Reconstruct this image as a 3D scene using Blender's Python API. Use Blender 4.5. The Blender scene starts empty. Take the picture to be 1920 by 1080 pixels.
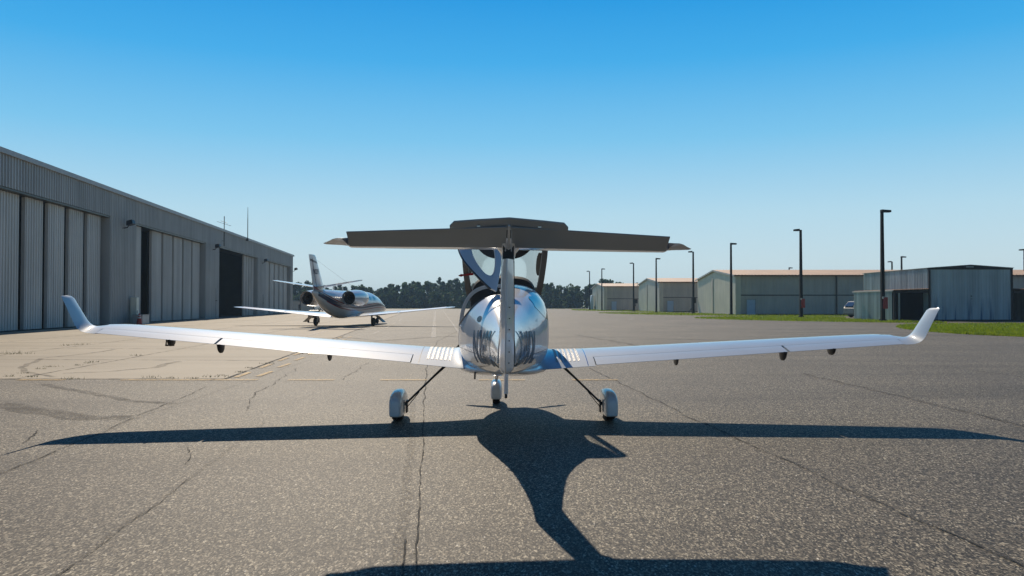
import bpy, bmesh, math, random
from mathutils import Vector, Matrix, noise as mnoise
random.seed(7)
R = math.radians
sc = bpy.context.scene
COL = sc.collection
HAZE = .00045

# ------------------------------------------------------------------ helpers
CAM_H, F, YH = 1.65, 1500.0, 570.0
def GX(px, D): return (px - 960.0) / F * D
def GZ(py, D): return CAM_H + (YH - py) / F * D
def GD(py): return CAM_H * F / (py - YH)

def tag(o, label=None, cat=None, group=None, kind=None):
    if label: o['label'] = label
    if cat: o['category'] = cat
    if group: o['group'] = group
    if kind: o['kind'] = kind
    return o

def empty(name, loc, rz=0.0, label=None, cat=None, group=None):
    o = bpy.data.objects.new(name, None)
    o.empty_display_size = 0.3
    o.location = loc; o.rotation_euler = (0, 0, rz)
    COL.objects.link(o)
    return tag(o, label, cat, group)

def mk(name, verts, faces, mat, parent=None, smooth=None, xf=None, mats=None, idx=None):
    me = bpy.data.meshes.new(name)
    if xf: verts = [xf(v) for v in verts]
    me.from_pydata([tuple(v) for v in verts], [], faces)
    bm = bmesh.new(); bm.from_mesh(me)
    bmesh.ops.recalc_face_normals(bm, faces=bm.faces)
    bm.to_mesh(me); bm.free()
    for m in (mats or [mat]): me.materials.append(m)
    if idx:
        for p, i in zip(me.polygons, idx): p.material_index = i
    if smooth is not None:
        for p in me.polygons: p.use_smooth = True
        me.set_sharp_from_angle(angle=R(smooth))
    me.update()
    o = bpy.data.objects.new(name, me)
    COL.objects.link(o)
    if parent: o.parent = parent
    return o

class MB:
    """collects shapes and links them as one mesh object"""
    def __init__(s): s.v = []; s.f = []
    def add(s, vs, fs):
        n = len(s.v); s.v += [tuple(v) for v in vs]; s.f += [tuple(i + n for i in f) for f in fs]; return s
    def box(s, c, d, rz=0.0, taper=1.0):
        x, y, z = (k / 2 for k in d); vs = []
        ca, sa = math.cos(rz), math.sin(rz)
        for sz in (-1, 1):
            t = taper if sz > 0 else 1
            for sx, sy in ((-1, -1), (1, -1), (1, 1), (-1, 1)):
                px, py = sx * x * t, sy * y * t
                vs.append((c[0] + px * ca - py * sa, c[1] + px * sa + py * ca, c[2] + sz * z))
        return s.add(vs, [(0, 3, 2, 1), (4, 5, 6, 7), (0, 1, 5, 4), (1, 2, 6, 5), (2, 3, 7, 6), (3, 0, 4, 7)])
    def hexa(s, p):   # eight points: bottom four, top four
        return s.add(p, [(0, 3, 2, 1), (4, 5, 6, 7), (0, 1, 5, 4), (1, 2, 6, 5), (2, 3, 7, 6), (3, 0, 4, 7)])
    def tube(s, pts, rad, n=8, cap=True):
        if not isinstance(rad, (list, tuple)): rad = [rad] * len(pts)
        pts = [Vector(p) for p in pts]; rings = []
        for i, p in enumerate(pts):
            d = (pts[min(i + 1, len(pts) - 1)] - pts[max(i - 1, 0)]).normalized()
            a = Vector((0, 0, 1)) if abs(d.z) < .9 else Vector((1, 0, 0))
            u = d.cross(a).normalized(); w = d.cross(u).normalized()
            rings.append([p + (u * math.cos(t) + w * math.sin(t)) * rad[i] for t in [2 * math.pi * k / n for k in range(n)]])
        return s.loft(rings, cap)
    def loft(s, rings, cap=True, closed=True):
        n = len(rings[0]); vs = [v for r in rings for v in r]; fs = []
        for i in range(len(rings) - 1):
            for k in range(n if closed else n - 1):
                k2 = (k + 1) % n
                fs.append((i * n + k, i * n + k2, (i + 1) * n + k2, (i + 1) * n + k))
        if cap:
            fs.append(tuple(range(n - 1, -1, -1))); fs.append(tuple((len(rings) - 1) * n + k for k in range(n)))
        return s.add(vs, fs)
    def build(s, name, mat, parent=None, smooth=None, xf=None):
        return mk(name, s.v, s.f, mat, parent, smooth, xf)

def solidify(o, t, off=-1):
    m = o.modifiers.new('thickness', 'SOLIDIFY'); m.thickness = t; m.offset = off; return o
def bevel(o, w, seg=2):
    m = o.modifiers.new('bevel', 'BEVEL'); m.width = w; m.segments = seg; m.limit_method = 'ANGLE'; return o

# ------------------------------------------------------------------ materials
def newmat(name):
    m = bpy.data.materials.new(name); m.use_nodes = True
    nt = m.node_tree; return m, nt, nt.nodes, nt.links, nt.nodes['Principled BSDF']

def ramp(N, pos):
    r = N.new('ShaderNodeValToRGB'); e = r.color_ramp.elements
    while len(e) < len(pos): e.new(.5)
    for k, (p, c) in enumerate(pos):
        e[k].position = p; e[k].color = (*c, 1) if len(c) == 3 else c
    return r

def mat(name, col, rough=.5, metal=0, coat=0, var=.12, scale=3.0, bump=0.0, bscale=40, stretch=(1, 1, 1), spec=.5, coat_r=.03, rvar=0.0):
    m, nt, N, L, B = newmat(name)
    B.inputs['Roughness'].default_value = rough; B.inputs['Metallic'].default_value = metal
    B.inputs['Coat Weight'].default_value = coat; B.inputs['Coat Roughness'].default_value = coat_r
    B.inputs['Specular IOR Level'].default_value = spec
    tc = N.new('ShaderNodeTexCoord'); mp = N.new('ShaderNodeMapping'); mp.inputs['Scale'].default_value = stretch
    L.new(tc.outputs['Object'], mp.inputs[0])
    nz = N.new('ShaderNodeTexNoise'); nz.inputs['Scale'].default_value = scale; nz.inputs['Detail'].default_value = 5
    L.new(mp.outputs[0], nz.inputs['Vector'])
    lo = tuple(c * (1 - var) for c in col); hi = tuple(min(1, c * (1 + var)) for c in col)
    rp = ramp(N, [(.3, lo), (.7, hi)]); L.new(nz.outputs[0], rp.inputs[0]); L.new(rp.outputs[0], B.inputs['Base Color'])
    if rvar:
        mr = N.new('ShaderNodeMapRange'); mr.inputs[3].default_value = max(0, rough - rvar); mr.inputs[4].default_value = rough + rvar
        L.new(nz.outputs[0], mr.inputs[0]); L.new(mr.outputs[0], B.inputs['Roughness'])
    if bump:
        n2 = N.new('ShaderNodeTexNoise'); n2.inputs['Scale'].default_value = bscale; n2.inputs['Detail'].default_value = 3
        L.new(mp.outputs[0], n2.inputs['Vector'])
        bp = N.new('ShaderNodeBump'); bp.inputs['Strength'].default_value = bump; bp.inputs['Distance'].default_value = .02
        L.new(n2.outputs[0], bp.inputs['Height']); L.new(bp.outputs[0], B.inputs['Normal'])
    return m

M = {}
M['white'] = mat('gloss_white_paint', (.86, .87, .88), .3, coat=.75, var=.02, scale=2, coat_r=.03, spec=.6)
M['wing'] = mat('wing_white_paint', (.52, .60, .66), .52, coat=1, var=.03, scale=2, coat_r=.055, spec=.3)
M['shadegrey'] = mat('elevator_shade_grey', (.36, .41, .46), .35, coat=.4, var=.05, scale=3, coat_r=.1)  # airframe white greyed so elevator and trim tab look shaded
M['tipshade'] = mat('tip_shade_grey', (.13, .13, .135), .4, coat=.3, var=.05)  # darkened colour gives the tailplane tips a shaded underside look
M['palecab'] = mat('pale_cabinet_paint', (.80, .80, .66), .5, var=.06)
M['silver'] = mat('silver_frame', (.70, .72, .74), .35, metal=0, coat=.5, var=.05)
M['darkframe'] = mat('dark_frame', (.13, .12, .11), .45, var=.1)
M['black'] = mat('black_plastic', (.018, .018, .02), .4, var=.2)
M['rubber'] = mat('tyre_rubber', (.02, .02, .02), .8, var=.2, bump=.3)
M['steel'] = mat('dark_steel', (.05, .048, .045), .35, metal=.6, var=.1)
M['chrome'] = mat('polished_metal', (.75, .75, .76), .12, metal=1, var=.02)
M['navy'] = mat('navy_letters', (.008, .13, .24), .45, coat=.0, var=.05)
M['pad'] = mat('walkway_grit', (.30, .30, .30), .42, var=.1, scale=60, bump=.25, bscale=300, spec=.8)
M['seat'] = mat('tan_leather', (.33, .28, .22), .5, var=.1, bump=.1)
M['inside'] = mat('cabin_lining', (.05, .05, .05), .7, var=.15)
M['red'] = mat('red_fabric', (.45, .02, .02), .6, var=.1)
M['redpaint'] = mat('red_paint', (.35, .02, .02), .4, var=.1)
M['stripe_red'] = mat('stripe_red', (.28, .02, .035), .3, coat=.6, var=.05)
M['stripe_navy'] = mat('stripe_navy', (.015, .025, .075), .3, coat=.6, var=.05)
M['jetwhite'] = mat('jet_paint', (.74, .74, .73), .22, coat=1, var=.04, scale=1.2, coat_r=.05)
M['pole'] = mat('pole_paint', (.012, .012, .012), .7, var=.2, spec=.2)
M['conc'] = None

def glass_mat(name, tint, gl=.08, alpha=.88):
    m, nt, N, L, B = newmat(name)
    out = N['Material Output']; N.remove(B)
    tr = N.new('ShaderNodeBsdfTransparent'); tr.inputs[0].default_value = (*tint, 1)
    gs = N.new('ShaderNodeBsdfGlossy'); gs.inputs['Roughness'].default_value = .02
    fr = N.new('ShaderNodeFresnel'); fr.inputs[0].default_value = 1.45
    df = N.new('ShaderNodeBsdfDiffuse'); df.inputs[0].default_value = (.7, .7, .65, 1)
    m1 = N.new('ShaderNodeMixShader'); m1.inputs[0].default_value = 1 - alpha
    L.new(tr.outputs[0], m1.inputs[1]); L.new(df.outputs[0], m1.inputs[2])
    mm = N.new('ShaderNodeMath'); mm.operation = 'MULTIPLY'; mm.inputs[1].default_value = .35; L.new(fr.outputs[0], mm.inputs[0])
    m2 = N.new('ShaderNodeMixShader'); L.new(mm.outputs[0], m2.inputs[0])
    L.new(m1.outputs[0], m2.inputs[1]); L.new(gs.outputs[0], m2.inputs[2]); L.new(m2.outputs[0], out.inputs[0])
    return m
M['glass'] = glass_mat('canopy_glass', (.93, .95, .93), alpha=.93)
M['tint'] = mat('tinted_window', (.05, .07, .075), .05, coat=1, var=.1)

def corrugated(name, col, var=.08, rough=.5, stain=0.0, stain_z=2.4, metal=0.0):
    """painted sheet metal: panel tone, streaks running down, optional dark stains low on the wall"""
    m, nt, N, L, B = newmat(name)
    B.inputs['Roughness'].default_value = rough; B.inputs['Metallic'].default_value = metal
    tc = N.new('ShaderNodeTexCoord')
    mp = N.new('ShaderNodeMapping'); mp.inputs['Scale'].default_value = (1.6, 1.6, .07); L.new(tc.outputs['Object'], mp.inputs[0])
    nz = N.new('ShaderNodeTexNoise'); nz.inputs['Scale'].default_value = 1.0; nz.inputs['Detail'].default_value = 6
    L.new(mp.outputs[0], nz.inputs['Vector'])
    rp = ramp(N, [(.3, tuple(c * (1 - 2 * var) for c in col)), (.7, tuple(c * (1 + var) for c in col))]); L.new(nz.outputs[0], rp.inputs[0])
    n3 = N.new('ShaderNodeTexNoise'); n3.inputs['Scale'].default_value = .35; n3.inputs['Detail'].default_value = 4; L.new(tc.outputs['Object'], n3.inputs['Vector'])
    mx = N.new('ShaderNodeMix'); mx.data_type = 'RGBA'; mx.blend_type = 'MULTIPLY'; mx.inputs['Factor'].default_value = .5
    r3 = ramp(N, [(.3, (.75, .77, .8)), (.7, (1.1, 1.1, 1.1))]); L.new(n3.outputs[0], r3.inputs[0])
    L.new(rp.outputs[0], mx.inputs['A']); L.new(r3.outputs[0], mx.inputs['B'])
    last = mx.outputs['Result']
    if stain:
        sx = N.new('ShaderNodeSeparateXYZ'); L.new(tc.outputs['Object'], sx.inputs[0])
        mr = N.new('ShaderNodeMapRange'); mr.inputs[1].default_value = stain_z; mr.inputs[2].default_value = 0.3
        L.new(sx.outputs[2], mr.inputs[0])
        mp2 = N.new('ShaderNodeMapping'); mp2.inputs['Scale'].default_value = (2.2, 2.2, .12); L.new(tc.outputs['Object'], mp2.inputs[0])
        n4 = N.new('ShaderNodeTexNoise'); n4.inputs['Scale'].default_value = 1; n4.inputs['Detail'].default_value = 2; L.new(mp2.outputs[0], n4.inputs['Vector'])
        r4 = ramp(N, [(.52, (0, 0, 0)), (.6, (1, 1, 1))]); L.new(n4.outputs[0], r4.inputs[0])
        mu = N.new('ShaderNodeMath'); mu.operation = 'MULTIPLY'; L.new(mr.outputs[0], mu.inputs[0]); L.new(r4.outputs[0], mu.inputs[1])
        mu2 = N.new('ShaderNodeMath'); mu2.operation = 'MULTIPLY'; mu2.use_clamp = True; L.new(mu.outputs[0], mu2.inputs[0]); mu2.inputs[1].default_value = stain
        m5 = N.new('ShaderNodeMix'); m5.data_type = 'RGBA'; L.new(mu2.outputs[0], m5.inputs['Factor']); L.new(last, m5.inputs['A'])
        m5.inputs['B'].default_value = (col[0] * .25, col[1] * .35, col[2] * .5, 1)
        last = m5.outputs['Result']
    L.new(last, B.inputs['Base Color'])
    return m
M['hangar'] = corrugated('grey_sheet_metal', (.47, .49, .48))
M['hangdoor'] = corrugated('door_sheet_metal', (.62, .63, .60))
M['trim'] = mat('pale_trim', (.42, .43, .42), .5, var=.1)
M['darkin'] = mat('hangar_inside_shade', (.035, .045, .05), .8, var=.2, scale=.5)  # near-black colour paints in the shade of the open bays
M['tanwall'] = corrugated('tan_sheet_metal', (.80, .73, .58), var=.05)
M['tandoor'] = corrugated('dull_sheet_metal', (.62, .57, .48), var=.05)
M['tanroof'] = corrugated('tan_roof_metal', (.66, .45, .29), var=.05, rough=.6)
M['palegrey'] = mat('pale_door_paint', (.52, .66, .80), .5, var=.05)
M['bluemetal'] = corrugated('weathered_blue_metal', (.58, .66, .70), var=.12, stain=1.2, stain_z=2.4)
M['bluewall'] = corrugated('weathered_side_metal', (.48, .54, .53), var=.25)
M['brown'] = mat('dark_brown_trim', (.03, .022, .02), .6, var=.2)
M['rust'] = mat('rusty_roof_edge', (.26, .13, .06), .8, var=.5, scale=6)

def asphalt():
    m, nt, N, L, B = newmat('asphalt')
    tc = N.new('ShaderNodeTexCoord'); O = tc.outputs['Object']
    ms = N.new('ShaderNodeMapping'); ms.inputs['Scale'].default_value = (1, .45, 1); L.new(O, ms.inputs[0]); OS = ms.outputs[0]
    v1 = N.new('ShaderNodeTexVoronoi'); v1.inputs['Scale'].default_value = 98; L.new(OS, v1.inputs['Vector'])
    sep = N.new('ShaderNodeSeparateColor'); L.new(v1.outputs['Color'], sep.inputs[0])
    stone = ramp(N, [(0, (.010, .0085, .006)), (.3, (.062, .053, .038)), (.6, (.155, .132, .096)), (.85, (.30, .255, .185)), (.985, (.62, .55, .41))])
    L.new(sep.outputs[0], stone.inputs[0])
    # sparse pale stones in the mix
    v2 = N.new('ShaderNodeTexVoronoi'); v2.inputs['Scale'].default_value = 46; L.new(OS, v2.inputs['Vector'])
    s2 = N.new('ShaderNodeSeparateColor'); L.new(v2.outputs['Color'], s2.inputs[0])
    r2 = ramp(N, [(.965, (0, 0, 0)), (.985, (1, 1, 1))]); L.new(s2.outputs[1], r2.inputs[0])
    d2 = N.new('ShaderNodeMath'); d2.operation = 'LESS_THAN'; d2.inputs[1].default_value = .3; L.new(v2.outputs['Distance'], d2.inputs[0])
    mu = N.new('ShaderNodeMath'); mu.operation = 'MULTIPLY'; L.new(r2.outputs[0], mu.inputs[0]); L.new(d2.outputs[0], mu.inputs[1])
    mx = N.new('ShaderNodeMix'); mx.data_type = 'RGBA'; L.new(mu.outputs[0], mx.inputs['Factor']); L.new(stone.outputs[0], mx.inputs['A'])
    mx.inputs['B'].default_value = (.85, .8, .7, 1)
    # clumps, patches and traffic streaks
    n1 = N.new('ShaderNodeTexNoise'); n1.inputs['Scale'].default_value = 24; n1.inputs['Detail'].default_value = 6; L.new(OS, n1.inputs['Vector'])
    c1 = ramp(N, [(.32, (.52, .52, .52)), (.68, (1.25, 1.24, 1.22))]); L.new(n1.outputs[0], c1.inputs[0])
    n2 = N.new('ShaderNodeTexNoise'); n2.inputs['Scale'].default_value = .22; n2.inputs['Detail'].default_value = 6; L.new(O, n2.inputs['Vector'])
    c2 = ramp(N, [(.3, (.80, .79, .79)), (.7, (1.15, 1.15, 1.13))]); L.new(n2.outputs[0], c2.inputs[0])
    mp = N.new('ShaderNodeMapping'); mp.inputs['Scale'].default_value = (.05, .55, 1); mp.inputs['Rotation'].default_value = (0, 0, R(7)); L.new(O, mp.inputs[0])
    n3 = N.new('ShaderNodeTexNoise'); n3.inputs['Scale'].default_value = 1.0; n3.inputs['Detail'].default_value = 7; L.new(mp.outputs[0], n3.inputs['Vector'])
    c3 = ramp(N, [(.32, (.72, .71, .70)), (.5, (1, 1, 1)), (.75, (1.08, 1.08, 1.07))]); L.new(n3.outputs[0], c3.inputs[0])
    last = mx.outputs['Result']
    for c in (c1, c2, c3):
        k = N.new('ShaderNodeMix'); k.data_type = 'RGBA'; k.blend_type = 'MULTIPLY'; k.inputs['Factor'].default_value = 1
        L.new(last, k.inputs['A']); L.new(c.outputs[0], k.inputs['B']); last = k.outputs['Result']
    L.new(last, B.inputs['Base Color'])
    B.inputs['Roughness'].default_value = .68; B.inputs['Specular IOR Level'].default_value = .38
    bp = N.new('ShaderNodeBump'); bp.inputs['Strength'].default_value = .75; bp.inputs['Distance'].default_value = .006
    hh = N.new('ShaderNodeMath'); hh.operation = 'ADD'; L.new(sep.outputs[0], hh.inputs[0]); L.new(n1.outputs[0], hh.inputs[1])
    L.new(hh.outputs[0], bp.inputs['Height']); L.new(bp.outputs[0], B.inputs['Normal'])
    return m
M['asphalt'] = asphalt()

def concrete():
    m, nt, N, L, B = newmat('concrete')
    tc = N.new('ShaderNodeTexCoord'); O = tc.outputs['Object']
    n1 = N.new('ShaderNodeTexNoise'); n1.inputs['Scale'].default_value = .18; n1.inputs['Detail'].default_value = 8; L.new(O, n1.inputs['Vector'])
    c1 = ramp(N, [(.3, (.33, .28, .20)), (.7, (.42, .36, .265))]); L.new(n1.outputs[0], c1.inputs[0])
    n2 = N.new('ShaderNodeTexNoise'); n2.inputs['Scale'].default_value = 40; n2.inputs['Detail'].default_value = 4; L.new(O, n2.inputs['Vector'])
    c2 = ramp(N, [(.3, (.85, .85, .85)), (.7, (1.1, 1.1, 1.1))]); L.new(n2.outputs[0], c2.inputs[0])
    mp = N.new('ShaderNodeMapping'); mp.inputs['Scale'].default_value = (.06, .8, 1); mp.inputs['Rotation'].default_value = (0, 0, R(-12)); L.new(O, mp.inputs[0])
    n3 = N.new('ShaderNodeTexNoise'); n3.inputs['Scale'].default_value = 1; n3.inputs['Detail'].default_value = 7; n3.inputs['Distortion'].default_value = .8; L.new(mp.outputs[0], n3.inputs['Vector'])
    c3 = ramp(N, [(.3, (.74, .73, .72)), (.52, (1, 1, 1)), (.75, (1.06, 1.06, 1.05))]); L.new(n3.outputs[0], c3.inputs[0])
    last = c1.outputs[0]
    for c in (c2, c3):
        k = N.new('ShaderNodeMix'); k.data_type = 'RGBA'; k.blend_type = 'MULTIPLY'; k.inputs['Factor'].default_value = 1
        L.new(last, k.inputs['A']); L.new(c.outputs[0], k.inputs['B']); last = k.outputs['Result']
    L.new(last, B.inputs['Base Color']); B.inputs['Roughness'].default_value = .75
    bp = N.new('ShaderNodeBump'); bp.inputs['Strength'].default_value = .25; bp.inputs['Distance'].default_value = .005
    L.new(n2.outputs[0], bp.inputs['Height']); L.new(bp.outputs[0], B.inputs['Normal'])
    return m
M['concrete'] = concrete()

def worn(name, col, lo=.42, hi=.55, scale=5.0, rough=.7):
    """worn marking: paint with bare patches"""
    m, nt, N, L, B = newmat(name)
    out = N['Material Output']
    B.inputs['Base Color'].default_value = (*col, 1); B.inputs['Roughness'].default_value = rough
    tc = N.new('ShaderNodeTexCoord'); nz = N.new('ShaderNodeTexNoise'); nz.inputs['Scale'].default_value = scale; nz.inputs['Detail'].default_value = 8
    nz.inputs['Roughness'].default_value = .7
    L.new(tc.outputs['Object'], nz.inputs['Vector'])
    r = ramp(N, [(lo, (0, 0, 0)), (hi, (1, 1, 1))]); L.new(nz.outputs[0], r.inputs[0])
    tr = N.new('ShaderNodeBsdfTransparent'); mx = N.new('ShaderNodeMixShader')
    L.new(r.outputs[0], mx.inputs[0]); L.new(tr.outputs[0], mx.inputs[1]); L.new(B.outputs[0], mx.inputs[2]); L.new(mx.outputs[0], out.inputs[0])
    return m
M['yellow'] = worn('worn_yellow_paint', (.62, .40, .13), .36, .56, 9)
M['whiteline'] = worn('worn_white_paint', (.62, .58, .51), .38, .62, 6)
M['crack'] = worn('pavement_crack', (.03, .027, .023), .38, .56, 2.2, .9)
M['seam'] = worn('pavement_seam_stain', (.07, .06, .05), .45, 1.0, 20, .8)
M['tyremark'] = worn('tyre_mark', (.06, .053, .043), .34, 1.05, 2.5, .85)

def leafmat(name, a, b, c, sc_, trans=.25):
    m, nt, N, L, B = newmat(name)
    tc = N.new('ShaderNodeTexCoord'); nz = N.new('ShaderNodeTexNoise'); nz.inputs['Scale'].default_value = sc_; nz.inputs['Detail'].default_value = 5
    L.new(tc.outputs['Object'], nz.inputs['Vector'])
    r = ramp(N, [(.3, a), (.5, b), (.72, c)]); L.new(nz.outputs[0], r.inputs[0]); L.new(r.outputs[0], B.inputs['Base Color'])
    B.inputs['Roughness'].default_value = .7
    tl = N.new('ShaderNodeBsdfTranslucent'); L.new(r.outputs[0], tl.inputs[0])
    mx = N.new('ShaderNodeMixShader'); mx.inputs[0].default_value = trans
    L.new(B.outputs[0], mx.inputs[1]); L.new(tl.outputs[0], mx.inputs[2]); L.new(mx.outputs[0], N['Material Output'].inputs[0])
    return m
M['leaf'] = leafmat('tree_leaves', (.03, .07, .042), (.065, .125, .055), (.12, .17, .06), .3, .4)
M['grass'] = leafmat('grass_blades', (.13, .20, .008), (.20, .28, .012), (.30, .35, .03), 1.2, .55)
M['weed'] = leafmat('weed_leaves', (.03, .05, .012), (.05, .075, .016), (.09, .10, .03), 4, .3)
M['lawn'] = leafmat('lawn_soil', (.10, .15, .008), (.15, .21, .012), (.21, .25, .025), .8, .0)
M['field'] = leafmat('far_field', (.05, .085, .02), (.08, .12, .025), (.11, .14, .04), .05, .0)
M['bark'] = mat('bark', (.06, .045, .035), .9, var=.3)
M['carbody'] = mat('silver_car_paint', (.10, .125, .14), .5, metal=0, coat=.15, var=.03)
M['carglass'] = mat('car_glass', (.03, .045, .06), .05, coat=1, var=.05)
M['cone'] = mat('cone_red', (.40, .03, .02), .5, var=.1)
M['conewhite'] = mat('cone_white', (.6, .6, .6), .5, var=.1)
M['skin'] = mat('skin', (.35, .22, .16), .5, var=.1)
M['cloth'] = mat('dark_clothes', (.02, .022, .03), .8, var=.2)
M['cart'] = mat('cart_yellow', (.42, .30, .05), .5, var=.1)

# ------------------------------------------------------------------ smooth interpolation
def curve(keys):
    """keys: list of (t, value) -> smooth function (monotone-ish hermite)"""
    t = [k[0] for k in keys]; v = [k[1] for k in keys]; n = len(t)
    d = [(v[i + 1] - v[i]) / (t[i + 1] - t[i]) for i in range(n - 1)]
    m = [d[0]] + [(0 if d[i - 1] * d[i] <= 0 else 2 * d[i - 1] * d[i] / (d[i - 1] + d[i])) for i in range(1, n - 1)] + [d[-1]]
    def f(x):
        if x <= t[0]: return v[0]
        if x >= t[-1]: return v[-1]
        i = max(k for k in range(n - 1) if t[k] <= x)
        h = t[i + 1] - t[i]; s = (x - t[i]) / h
        return ((1 + 2 * s) * (1 - s) ** 2 * v[i] + s * (1 - s) ** 2 * h * m[i] + s * s * (3 - 2 * s) * v[i + 1] + s * s * (s - 1) * h * m[i + 1])
    return f

class Body:
    """fuselage: superellipse sections along y.  rows: (y, halfwidth, ztop, zbot, zmid, n_up, n_low)"""
    def __init__(s, rows):
        rows = sorted(rows); s.c = [curve([(r[0], r[k]) for r in rows]) for k in range(1, 7)]
        s.y0, s.y1 = rows[0][0], rows[-1][0]
    def sec(s, y): return [c(y) for c in s.c]
    def pt(s, y, a):
        w, zt, zb, zm, nu, nl = s.sec(y); c, n = math.cos(a), math.sin(a)
        e = nu if n >= 0 else nl
        x = w * math.copysign(abs(c) ** (2 / e), c)
        z = zm + (zt - zm if n >= 0 else zm - zb) * math.copysign(abs(n) ** (2 / e), n)
        return (x, y, z)
    def hw(s, y, z):
        w, zt, zb, zm, nu, nl = s.sec(y)
        t = (z - zm) / (zt - zm) if z >= zm else (zm - z) / (zm - zb); e = nu if z >= zm else nl
        return w * max(0.0, 1 - min(1, t) ** e) ** (1 / e)
    def angle(s, y, z):
        """section angle on the right side at height z"""
        w, zt, zb, zm, nu, nl = s.sec(y)
        if z >= zm: return math.asin(min(1, ((z - zm) / (zt - zm))) ** (nu / 2))
        return -math.asin(min(1, ((zm - z) / (zm - zb))) ** (nl / 2))
    def mesh(s, ys, na, cut=None, cap=True):
        """grid mesh; cut(x,y,z) -> True removes the face at that centre"""
        vs = []; fs = []
        for y in ys:
            for k in range(na): vs.append(s.pt(y, 2 * math.pi * (k + .5) / na))
        for i in range(len(ys) - 1):
            for k in range(na):
                k2 = (k + 1) % na; f = (i * na + k, i * na + k2, (i + 1) * na + k2, (i + 1) * na + k)
                if cut:
                    c = [sum(vs[j][q] for j in f) / 4 for q in range(3)]
                    if cut(*c): continue
                fs.append(f)
        if cap:
            fs.append(tuple(range(na - 1, -1, -1))); fs.append(tuple((len(ys) - 1) * na + k for k in range(na)))
        return vs, fs

def text_mesh(body, size, shear=0.0, cuts=2, bold=0.0):
    cu = bpy.data.curves.new('lettering', 'FONT'); cu.body = body; cu.size = size; cu.shear = shear; cu.offset = bold; cu.space_character = 1 + bold * 2.5
    ob = bpy.data.objects.new('lettering', cu); COL.objects.link(ob)
    bpy.context.view_layer.update()
    me = bpy.data.meshes.new_from_object(ob.evaluated_get(bpy.context.evaluated_depsgraph_get()))
    bpy.data.objects.remove(ob); bpy.data.curves.remove(cu)
    bm = bmesh.new(); bm.from_mesh(me); bmesh.ops.triangulate(bm, faces=bm.faces)
    if cuts: bmesh.ops.subdivide_edges(bm, edges=bm.edges, cuts=cuts, use_grid_fill=True)
    vs = [tuple(v.co) for v in bm.verts]; bm.verts.ensure_lookup_table()
    fs = [tuple(v.index for v in f.verts) for f in bm.faces]; bm.free(); bpy.data.meshes.remove(me)
    return vs, fs

# ================================================================== SETTING
def sheet(name, pts, z, m, kind='structure', label=None, cat=None):
    o = mk(name, [(x, y, z) for x, y in pts], [tuple(range(len(pts)))], m)
    return tag(o, label, cat, None, kind)

tarmac = sheet('tarmac', [(-900, -300), (900, -300), (900, 1800), (-900, 1800)], 0, M['asphalt'], label='worn grey asphalt tarmac filling the foreground', cat='tarmac')
HX = lambda D: -24.44 - .107 * D                 # the line of the long hangar's front wall
EX = lambda D: -6.30 - .107 * (D - 17.6)         # the edge of the concrete apron
sheet('concrete_apron', [(-60, 17.6), (EX(17.6), 17.6), (EX(40), 40), (EX(170), 170), (-60, 170)], .004, M['concrete'], label='pale beige concrete apron in front of the long hangar', cat='apron')
sheet('field', [(-900, 262), (900, 262), (900, 1700), (-900, 1700)], .004, M['field'], label='green grass field running back under the far wood', cat='field')

def smooth_poly(pts, n=3):
    for _ in range(n):
        q = []
        for i in range(len(pts)):
            a, b = Vector(pts[i]), Vector(pts[(i + 1) % len(pts)])
            q += [tuple(a * .75 + b * .25), tuple(a * .25 + b * .75)]
        pts = q
    return pts
def PXP(px, py): d = GD(py); return (GX(px, d), d)
islands = []
def island(pts, z, label):
    p = smooth_poly(pts, 2); islands.append(p); sheet('lawn', p, z, M['lawn'], label=label, cat='lawn')
island([(27.4, 58), (24.6, 48.5), (24.6, 42), (27, 37.8), (45, 34), (75, 40), (75, 69), (34, 68)], .006, 'bright green grass island by the right wingtip')
island([(21.0, 94), (21.5, 86.5), (27, 76), (36.5, 68.5), (39, 71), (39.2, 77.2), (36, 88), (44, 104), (30, 106.5), (24, 101)], .006, 'grass island under the two tallest lamp posts')
island([(15, 147), (16.5, 137), (22, 120), (34, 106.8), (60, 107.5), (60, 112), (36, 119.5), (33.6, 122), (33.6, 148), (20, 156)], .006, 'grass island beside the largest tan hangar')
island([(16.2, 216), (17, 200), (27, 166), (30, 160), (60, 152), (60, 158), (30.2, 165), (30.2, 194), (23.5, 206), (23.4, 242), (18, 245)], .006, 'farthest strip of grass by the smallest tan hangar')

def inside(p, poly):
    x, y = p; c = False; j = len(poly) - 1
    for i in range(len(poly)):
        if (poly[i][1] > y) != (poly[j][1] > y) and x < (poly[j][0] - poly[i][0]) * (y - poly[i][1]) / (poly[j][1] - poly[i][1]) + poly[i][0]: c = not c
        j = i
    return c
g = MB()
for k, (poly, n, hgt) in enumerate(zip(islands, (26000, 12000, 7000, 3000), (.13, .14, .16, .2))):
    xs = [p[0] for p in poly]; ys = [p[1] for p in poly]; c = 0
    while c < n:
        y = min(ys) + (max(ys) - min(ys)) * random.random() ** 1.3
        x = min(xs) + (min(max(xs), y * .72) - min(xs)) * random.random()
        if not inside((x, y), poly): 
            if random.random() < .002: c += 1
            continue
        c += 1
        h = hgt * random.uniform(.4, 1.25) * (1 + .6 * mnoise.noise(Vector((x * .5, y * .5, 0)))); a = random.uniform(0, 6.28); w = .02 + .012 * k + random.random() * .02
        lx, ly = random.uniform(-.6, .6) * h, random.uniform(-.6, .6) * h
        g.add([(x - w * math.cos(a), y - w * math.sin(a), .0), (x + w * math.cos(a), y + w * math.sin(a), .0), (x + lx, y + ly, h)], [(0, 1, 2)])
tag(g.build('grass', M['grass']), 'short green grass growing on the islands between the taxi lanes', 'grass', None, 'stuff')

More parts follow.
